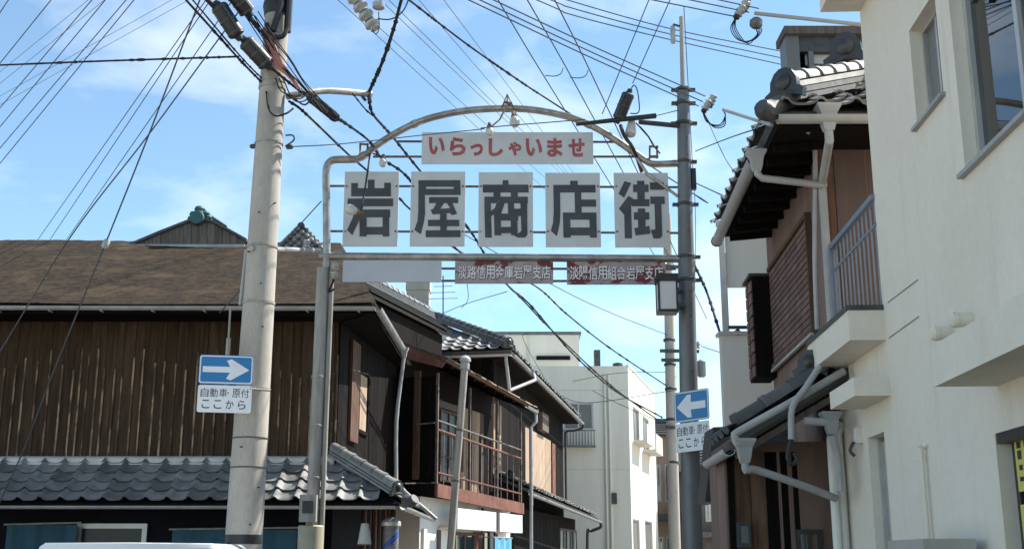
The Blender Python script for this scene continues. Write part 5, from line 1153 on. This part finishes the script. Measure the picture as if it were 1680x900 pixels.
MB().bx(pxl + .10, 3.3, PY + .06, PY + .10, at(1220, 537, PY).z, at(1220, 532, PY).z).build('rail', M['alu_dark'], Pb, 0)
MB().tube([at(1208, 540, PY), at(1214, 548, PY)], .03, 8).build('rail_clip', M['black'], Pb)
# rooftop shed
sY = 12.9; sx0 = at(1292, 120, sY).x; sz1 = at(1297, 46, sY).z
MB().bx(sx0, sx0 + .16, sY, sY + .3, 5.6, sz1 - .1).build('shed_side', M['grey_pole'], Pb, 0)
MB().bx(sx0 - .02, 6.2, sY - .06, sY + .4, sz1 - .10, sz1).build('shed_roof', M['grey_wood'], Pb, 0)
MB().bx(sx0 + .16, 6.2, sY + .02, sY + .1, sz1 - .30, sz1 - .10).build('shed_lintel', M['dark_steel'], Pb, 0)
MB().bx(sx0 + .27, sx0 + .33, sY + .01, sY + .09, 5.6, sz1 - .3).build('shed_post', M['grey_pole'], Pb, 0)
MB().bx(sx0 + .16, 6.2, sY + .32, sY + .37, 5.6, sz1 - .1).build('shed_back', M['dark_wood'], Pb, 0)
for z0, z1, x0, x1 in ((at(1340, 100, sY).z, at(1340, 80, sY).z, 1326, 1378), (at(1340, 130, sY).z, at(1340, 115, sY).z, 1332, 1354)):
    MB().bx(at(x0, 100, sY).x, at(x1, 100, sY).x, sY + .12, sY + .15, z0, z1).build('shed_pane', M['sign_white'], Pb, 0)
MB().bx(sx0 + .34, 6.2, sY + .03, sY + .09, at(1340, 112, sY).z, at(1340, 103, sY).z).build('shed_rail', M['dark_steel'], Pb, 0)

# ------------------------------------------------------------------ white van parked at left, only its roof reaches into the picture
VY = 11.2; vyc = VY + .72                        # near flank and centre line; the van stands side-on in the side street
vx0, vx1 = at(62, 890, VY).x, at(350, 890, VY).x; vt = at(205, 889.5, VY).z; vm = (vx0 + vx1) / 2
V = thing('white_van', (vm, vyc, 0), 'white van standing side-on at lower left, only its roof edge showing', 'van')
def ring(x, z0, z1, w0, w1, rr=.09):
    pts = [(-w0, z0), (-w0 - .01, (z0 + z1) * .45), (-w1, z1 - rr), (-w1 + rr * .35, z1 - rr * .3), (-w1 + rr, z1), (w1 - rr, z1), (w1 - rr * .35, z1 - rr * .3), (w1, z1 - rr), (w0 + .01, (z0 + z1) * .45), (w0, z0)]
    return [Vector((x, vyc + a, b)) for a, b in pts]
def loft(m, rings):
    k = len(m.v); n = len(rings[0])
    for r in rings: m.v += r
    for g in range(len(rings) - 1):
        for i in range(n): m.f.append([k + g * n + i, k + g * n + (i + 1) % n, k + (g + 1) * n + (i + 1) % n, k + (g + 1) * n + i])
    m.f.append([k + i for i in range(n)][::-1]); m.f.append([k + (len(rings) - 1) * n + i for i in range(n)])
    return m
bx0, bx1 = vx0 - .35, vx1 + 1.25
loft(MB(), [ring(bx0, .3, .9, .66, .66, .05), ring(bx0 + .08, .25, 1.0, .72, .72, .05), ring(bx1 - .75, .25, 1.02, .72, .72, .05), ring(bx1 - .1, .25, .86, .70, .68, .06), ring(bx1, .3, .7, .62, .62, .05)]).build('body', M['car_white'], V, 50)
loft(MB(), [ring(bx0 + .1, 1.0, 1.06, .71, .70, .02), ring(vx0 + .02, 1.0, vt - .05, .71, .64, .04), ring(vx1 - .02, 1.0, vt - .05, .71, .64, .04), ring(bx1 - .75, 1.0, 1.05, .71, .69, .02)]).build('cabin', M['glass'], V, 40)
loft(MB(), [ring(vx0 - .03, vt - .05, vt - .035, .60, .60, .006), ring(vx0 + .04, vt - .045, vt, .66, .65, .012), ring(vm, vt - .045, vt + .004, .67, .66, .012), ring(vx1 - .05, vt - .045, vt - .004, .66, .65, .012), ring(vx1 + .02, vt - .055, vt - .042, .60, .60, .006)]).build('roof', M['car_white'], V, 50)
for q in (-1, 1):
    yy = vyc + q * .70; yt = vyc + q * .645
    for xa, xb in ((bx0 + .12, vx0 + .02), (vm - .1, vm - .1), (bx1 - .78, vx1 - .02)): MB().bar((xa, yy, 1.0), (xb, yt, vt - .06), .06, .05).build('pillar', M['car_white'], V, 0)
    for x in (bx0 + .62, bx1 - .68):
        wl = MB().lathe((x, vyc + q * .57, .29), (0, q, 0), [(.2, 0), (.29, .02), (.29, .15), (.26, .17), (.17, .172)], 20).build('wheel', M['tyre'], V); MB().lathe((x, vyc + q * .74, .29), (0, q, 0), [(.17, 0), (.15, .02), (.05, .03), (0, .03)], 16).build('rim', M['alu'], wl)
    MB().bx(bx0 - .01, bx0 + .04, vyc + q * .6 - .06, vyc + q * .6 + .06, .62, .9).build('tail_lamp', M['barber_red'], V, 0)
    MB().bx(bx1 - .12, bx1 - .02, vyc + q * .52 - .1, vyc + q * .52 + .1, .62, .78).build('headlight', M['clear'], V, 0)

# ------------------------------------------------------------------ far concrete pole down the street
FYp = 30.0; fpx = at(1101, 650, FYp).x
fpole = thing('utility_pole', (fpx, FYp, 0), 'slim weathered utility pole far down the street beside the steel pole', 'utility pole')
MB().tube([(fpx - .05, FYp, 0), (fpx, FYp, 6), (fpx + .05, FYp, 10.6)], [.16, .14, .11], 14).build('shaft', M['concrete'], fpole)
for v in (425, 470, 560, 600, 640, 690, 760): z = at(1101, v, FYp).z; MB().lathe((fpx, FYp, z), Z, [(.15, 0), (.16, .01), (.16, .06), (.15, .07)], 14).build('pole_band', M['dark_steel'], fpole)
for v, du in ((437, 34), (575, 46), (590, 40), (700, 24)): MB().bar(at(1101 - du * .4, v, FYp - .2), at(1101 + du, v + 1, FYp - .2), .07, .08).build('cross_arm', M['dark_steel'], fpole, 0)
for u, v in ((1090, 434), (1128, 436), (1146, 571), (1136, 586), (1120, 570)): MB().lathe(at(u, v, FYp - .2), Z, [(.04, 0), (.07, .03), (.04, .08), (.06, .12), (.03, .18)], 10).build('insulator', M['porcelain'], fpole)
MB().lathe(at(1150, 590, FYp - .2), -Z, [(.05, 0), (.12, .05), (.12, .4), (.08, .45)], 10).build('transformer', M['grey_pole'], fpole)

# ------------------------------------------------------------------ wires
def wire(pts, r, label, group=None, name='overhead_wire', mt='wire', n=8, ext=(0, 0), cat='wire'):
    P = [at(*p) for p in pts]
    if ext[0]: P = [P[0] + (P[0] - P[1]).normalized() * ext[0]] + P
    if ext[1]: P = P + [P[-1] + (P[-1] - P[-2]).normalized() * ext[1]]
    S = spline(P, n if mt == 'wire' else 26)
    rr = r * .8 if mt == 'wire' else [r * random.choice((.72, .75, .8, .85, .8, .75, 1.25)) for _ in S]
    o = MB().tube(S, rr, 6).build(name, M[mt], None); return tag(o, label, cat, group)
ORD = ['first', 'second', 'third', 'fourth', 'fifth', 'sixth', 'seventh', 'eighth']
g = 'thin wires slanting across the upper left sky'
for i, (p, q) in enumerate((((0, 21, 15), (14, 0, 14.5)), ((0, 104, 15), (84, 0, 13)), ((0, 177, 16), (151, 0, 13)), ((0, 208, 16), (173, 0, 13)), ((0, 243, 16), (207, 0, 13)), ((0, 268, 16), (220, 0, 13)))):
    wire([p, q], .0085, f'{ORD[i]} from the left of six thin wires slanting across the upper left sky', g, ext=(6, 9))
g = 'faint crossing wires in the upper left sky'
for i, (p, q) in enumerate((((0, 118, 30), (145, 0, 26)), ((0, 137, 30), (172, 0, 26)), ((0, 158, 34), (282, 0, 28)), ((0, 172, 34), (303, 4, 28)))):
    wire([p, q], .008, f'{ORD[i]} from the top of four faint wires rising gently across the upper left sky', g, ext=(10, 14))
wire([(0, 107, 14.5), (150, 101, 14), (300, 96, 13.4), (392, 93, 13)], .016, 'dark level cable running left from the concrete pole', ext=(8, 0), name='overhead_cable', mt='cable', cat='cable')
g = 'wires fanning from the pole top down to the brown roof'
for i, (p, q) in enumerate((((60, 396, 25), (317, 30, 14)), ((78, 399, 25), (328, 26, 14)), ((103, 402, 25), (343, 56, 13.5)))):
    wire([p, q], .009, f'{ORD[i]} from left of three wires fanning from the pole top behind the brown roof', g, ext=(3, 3))
wire([(0, 576, 14.6), (118, 385, 14.3), (243, 222, 13.8), (356, 68, 13.2)], .011, 'wire crossing in front of the plank wall up to the pole top', ext=(3, 3))
dw = wire([(10, 800, 16.4), (43, 727, 16.1), (87, 611, 15.6), (172, 402, 14.7), (243, 224, 13.9), (318, 26, 13.1)], .014, 'steep grey stay wire with a white clip at the brown roof edge', ext=(.6, 3), name='stay_wire')
MB().lathe(at(172, 404, 14.69), at(178, 389, 14.69) - at(172, 404, 14.69), [(.03, -.03), (.05, 0), (.05, .07), (.03, .1)], 8).build('wire_clip', M['porcelain'], dw)
g = 'thick black cables on the concrete pole'
def cable(pts, r, label, ext=(0, 0), grp=g): return wire(pts, r, label, grp, 'overhead_cable', 'cable', 8, ext, 'cable')
cable([(305, 0, 12.2), (350, 50, 12.5), (395, 100, 12.75), (432, 138, 12.9)], .018, 'outermost thick black cable dropping from the upper left edge to the pole', (8, 0))
cable([(316, 0, 12.25), (362, 55, 12.5), (404, 103, 12.75), (434, 133, 12.9)], .012, 'thinner black cable just beside the outermost one at the pole, upper left', (8, 0))
cable([(340, 0, 12.3), (373, 35, 12.5), (420, 88, 12.7), (470, 132, 12.85), (530, 177, 13.4), (602, 228, 14.6), (628, 261, 15.6), (674, 297, 16.6), (745, 404, 18.6), (800, 440, 20), (850, 484, 22), (905, 541, 24.2), (1000, 630, 28), (1080, 689, 30)], .022, 'black cable strung with splice cases, passing the pole and on behind the gate', (8, 0))
cable([(376, 0, 12.4), (400, 22, 12.6), (440, 65, 12.75)], .02, 'short black cable from the top edge down onto the concrete pole', (6, 0))
cable([(474, 166, 12.95), (500, 185, 13.4), (568, 250, 15.2), (598, 276, 15.7), (655, 325, 16.8), (674, 344, 17.2), (760, 416, 19), (875, 467, 22.5), (930, 515, 24.5), (1000, 570, 27), (1096, 634, 30)], .02, 'lower black cable leaving the pole and running on under the gate beam')
cable([(660, -6, 12.6), (648, 40, 13), (628, 100, 13.4), (605, 152, 13.85)], .027, 'wrapped black cable hanging from the top edge to the curved arm tip', (4, 0))
cable([(606, 168, 13.85), (613, 189, 14.2), (643, 223, 15.4), (689, 280, 16.6), (768, 374, 18.8), (795, 416, 19.8), (835, 470, 21.5), (870, 500, 23), (940, 580, 25.8), (1010, 641, 28.2), (1086, 684, 30)], .022, 'black cable from the curved arm tip running on behind the gate panels')
cable([(578, 153, 13.5), (600, 180, 13.9), (613, 190, 14.2)], .012, 'short loop cable tied under the curved arm', )
for pts, lab in (([at(357, 8, 12.42), at(391, 60, 12.55)], 'black splice case highest at left of the concrete pole'), ([at(381, -14, 12.4), at(408, 22, 12.58)], 'black splice case cut by the top edge beside the pole'), ([at(401, 66, 12.6), at(440, 108, 12.75)], 'black splice case touching the left flank of the concrete pole'), ([at(508, 158, 13.2), at(552, 194, 13.8)], 'black splice case below the curved arm right of the concrete pole')):
    slung_case(pts, .10 if 'below' not in lab else .065, lab)
wire([(472, 241, 13.1), (560, 236, 13.8), (700, 221, 14.5), (790, 212, 14.6), (800, 209, 14.65), (960, 196, 14.6)], .009, 'thin stay wire from the concrete pole across the top of the welcome panel')
wire([(486, 375, 14.8), (527, 330, 15)], .01, 'short stay wire slanting to the gate post', ext=(1.6, 0))
# upper right wires
g = 'thin wires in the sky behind the arch'
for i, (p, q) in enumerate((((608, 49, 20), (784, 210, 30)), ((626, 49, 20), (806, 212, 30)), ((651, 26, 20), (802, 171, 28)), ((661, 23, 20), (812, 171, 28)), ((687, 0, 20), (838, 175, 30)), ((728, 0, 20), (860, 176, 30)))):
    wire([p, q], .009, f'{ORD[i]} from the left of six thin wires slanting behind the arch top', g, ext=(8, 14))
wire([(671, 0, 13), (720, 38, 13.8), (779, 82, 14.8), (860, 138, 16.2), (928, 182, 17.6)], .017, 'thick wire sagging from the top edge to behind the arch right of its peak', ext=(5, 8), mt='cable')
g = 'three steep wires right of the arch peak'
for i, (p, m_, q) in enumerate((((817, 0, 14), (872, 92, 16), (930, 186, 18)), ((865, 0, 14), (921, 97, 16), (975, 196, 18)), ((910, 0, 14), (962, 104, 16), (1046, 282, 19.5)))):
    wire([p, m_, q], .012, f'{ORD[i]} from the left of three steep wires dropping right of the arch peak', g, ext=(5, 8))
for i, (u, v) in enumerate(((924, 112), (965, 115))):
    wire([(u, v, 16.2), (u - 4, v + 9, 16.2), (u - 14, v + 13, 16.2), (u - 30, v + 12, 16.2)], .009, ['left', 'right'][i] + ' one of the two short curled wire tails below the steep wires', 'curled wire tails', name='wire_tail')
g = 'three wires ending at the insulators on the steel pole'
for i, (p, q) in enumerate((((792, -8, 12), (1157, 158, 14.6)), ((774, -6, 12), (1153, 167, 14.6)), ((760, -4, 12), (1146, 174, 14.6)))):
    wire([p, ((p[0] + q[0]) / 2, (p[1] + q[1]) / 2 + 2, 13.2), q], .01, f'{["upper", "middle", "lower"][i]} of three parallel wires sloping down to the porcelain knobs by the steel pole', g, ext=(5, 0))
g = 'three high wires crossing the steel mast'
for i in range(3):
    wire([(880, -18 + i * 9, 14), (940, 3 + i * 11, 14.5), (1103, 48 + i * 9, 15.4), (1300, 88 + i * 11, 17)], .01, f'{["upper", "middle", "lower"][i]} of three high wires crossing the thin steel mast to the dark shed', g, ext=(5, 5))
g = 'three wires to the upper right insulators'
for i, (p, q) in enumerate((((1170, -2, 8), (1216, 8, 8.2)), ((1122, -2, 8), (1212, 17, 8.2)), ((1060, -2, 8), (1204, 27, 8.2)))):
    wire([p, q], .006, f'{["upper", "middle", "lower"][i]} of three wires reaching the insulators at the top near the cream building', g, ext=(6, 0))
g = 'two wires crossing down to the black sleeve'
wire([(1068, -8, 13), (988, 187, 14.5)], .009, 'left of two wires dropping steeply to the black sleeve on the arch', g, ext=(4, 0))
wire([(1103, -8, 13), (1038, 137, 14.4)], .009, 'right of two wires dropping steeply to the splice case over the arch', g, ext=(4, 0))
# insulator brackets fixed to the two right-hand houses
def knob_set(base, tip, ins, label, r=.016, s=.8):
    t = thing('wire_bracket', base, label, 'wire bracket', 'wire brackets with porcelain knobs'); MB().tube([base, tip], r, 8).build('bracket_arm', M['white_pipe'], t)
    for p, d in ins: MB().lathe(p, d, [(.02 * s, -.02), (.045 * s, 0), (.03 * s, .025 * s), (.048 * s, .045 * s), (.03 * s, .07 * s), (.045 * s, .09 * s), (.02 * s, .11 * s)], 12).build('porcelain_knob', M['porcelain'], t); MB().lathe(p - Vector(d).normalized() * .05 * s, d, [(.025 * s, 0), (.035 * s, .01), (.03 * s, .04 * s)], 10).build('knob_cap', M['black'], t)
    return t
kb = knob_set(at(1425, 42, 7.9), at(1238, 22, 8.2), [(at(1211, 24, 8.2), at(1219, 12, 8.2) - at(1211, 24, 8.2)), (at(1222, 12, 8.3), (.3, 0, 1))], 'white arm with porcelain knobs and wire loops at the top, fixed to the cream building')
MB().lathe(at(1240, 46, 8.2), (.1, 0, 1), [(.03, 0), (.05, .02), (.05, .06), (.03, .08)], 10).build('wire_coil', M['grey_pole'], kb)
for k in range(4): MB().tube(spline([at(1207, 28, 8.2), at(1199 + 3 * k, 48, 8.2), at(1212 + 5 * k, 66 + 2 * k, 8.2), at(1236 + 2 * k, 66 - 3 * k, 8.2), at(1250 - 3 * k, 50, 8.2), at(1240, 40, 8.2)], 6), .004, 5).build('wire_loop', M['cable'], kb)
kb2 = knob_set(at(1266, 205, 8.4), at(1187, 180, 9.5), [(at(1157, 178, 9.6), at(1165, 164, 9.6) - at(1157, 178, 9.6)), (at(1166, 170, 9.7), (.4, 0, 1))], 'white arm with porcelain knobs beside the steel pole, fixed to the tiled eave corner')
for k in range(3): MB().tube(spline([at(1152, 182, 9.6), at(1160 + 5 * k, 200 + 4 * k, 9.6), at(1180 + 4 * k, 205 + k, 9.6), at(1190, 190, 9.6), at(1187, 182, 9.5)], 6), .005, 5).build('wire_loop', M['cable'], kb2)
# cluster of insulators hanging in at the top
t = thing('insulator_cluster', at(598, 10, 12), 'grey porcelain insulator string poking in at the top edge left of the arch', 'insulators')
p, q = at(574, -14, 12), at(612, 42, 12)
for k in range(4):
    c = p.lerp(q, .12 + .25 * k); MB().lathe(c, q - p, [(.04, 0), (.085, .02), (.09, .06), (.05, .09), (.06, .115)], 14).build('insulator', M['porcelain'], t)
MB().tube([p, q], .03, 8).build('string_rod', M['dark_steel'], t)
MB().lathe(at(621, 16, 12), Z, [(.03, 0), (.07, .02), (.07, .08), (.03, .1)], 12).build('insulator', M['porcelain'], t)
MB().tube(spline([at(612, 30, 12), at(640, 32, 12), at(660, 20, 12), at(670, 0, 12), at(672, -14, 12)], 5), .008, 5).build('wire_loop', M['cable'], t)
MB().tube(spline([at(621, 20, 12), at(622, 46, 12), at(616, 56, 12), at(608, 42, 12)], 5), .006, 5).build('wire_loop', M['cable'], t)
MB().tube([p, p + (p - q).normalized() * 1.5], .02, 6).build('string_rod', M['dark_steel'], t)
# wires by the far street
wire([(700, 352, 19), (745, 375, 20), (912, 470, 25), (1000, 512, 28), (1100, 551, 30)], .011, 'thin wire sloping below the sponsor panels to the far pole')
wire([(690, 530, 28), (760, 500, 24), (832, 478, 21)], .009, 'thin wire rising from the balcony house roof to under the beam')
wire([(757, 505, 25), (768, 490, 24), (765, 455, 23), (762, 420, 22)], .009, 'thin hanging wire under the middle sponsor panel')
wire([(1142, 440, 15), (1160, 480, 14.6), (1181, 545, 13.8)], .022, 'black cable dropping from the steel pole to the pale building', mt='cable', name='overhead_cable', cat='cable', ext=(.4, .3))
wire([(1130, 560, 28), (1180, 577, 20), (1250, 588, 13.2)], .01, 'sagging wire between the far pole and the pale building')
wire([(1105, 640, 29.5), (960, 660, 34), (905, 640, 38)], .012, 'wire from the far pole to the far cream block window')
wire([(905, 640, 36), (860, 560, 31), (868, 545, 27)], .01, 'slack wire above the dark house roof')
wire([(1141, 248, 14.9), (1200, 225, 11.5), (1262, 205, 8.6)], .008, 'thin wire linking the steel pole to the tiled eave corner')
wire([(1141, 300, 15), (1188, 322, 12), (1215, 338, 10.6)], .009, 'wire from the junction box to the shaded eave')
wire([(1150, 172, 15), (1190, 260, 11.8), (1225, 300, 10.3)], .006, 'thin wire falling from the porcelain knobs to the shaded eave')
wire([(1139, 520, 29), (1141, 360, 26), (1135, 250, 24)], .01, 'thin vertical wire just right of the steel pole', ext=(2, 4))
wire([(1095, 610, 30), (1010, 612, 38), (940, 625, 40)], .012, 'level wire across the top of the far cream block')
wire([(1080, 690, 30), (1000, 655, 34), (972, 640, 38)], .012, 'wire drooping from the far pole across the cream block corner')
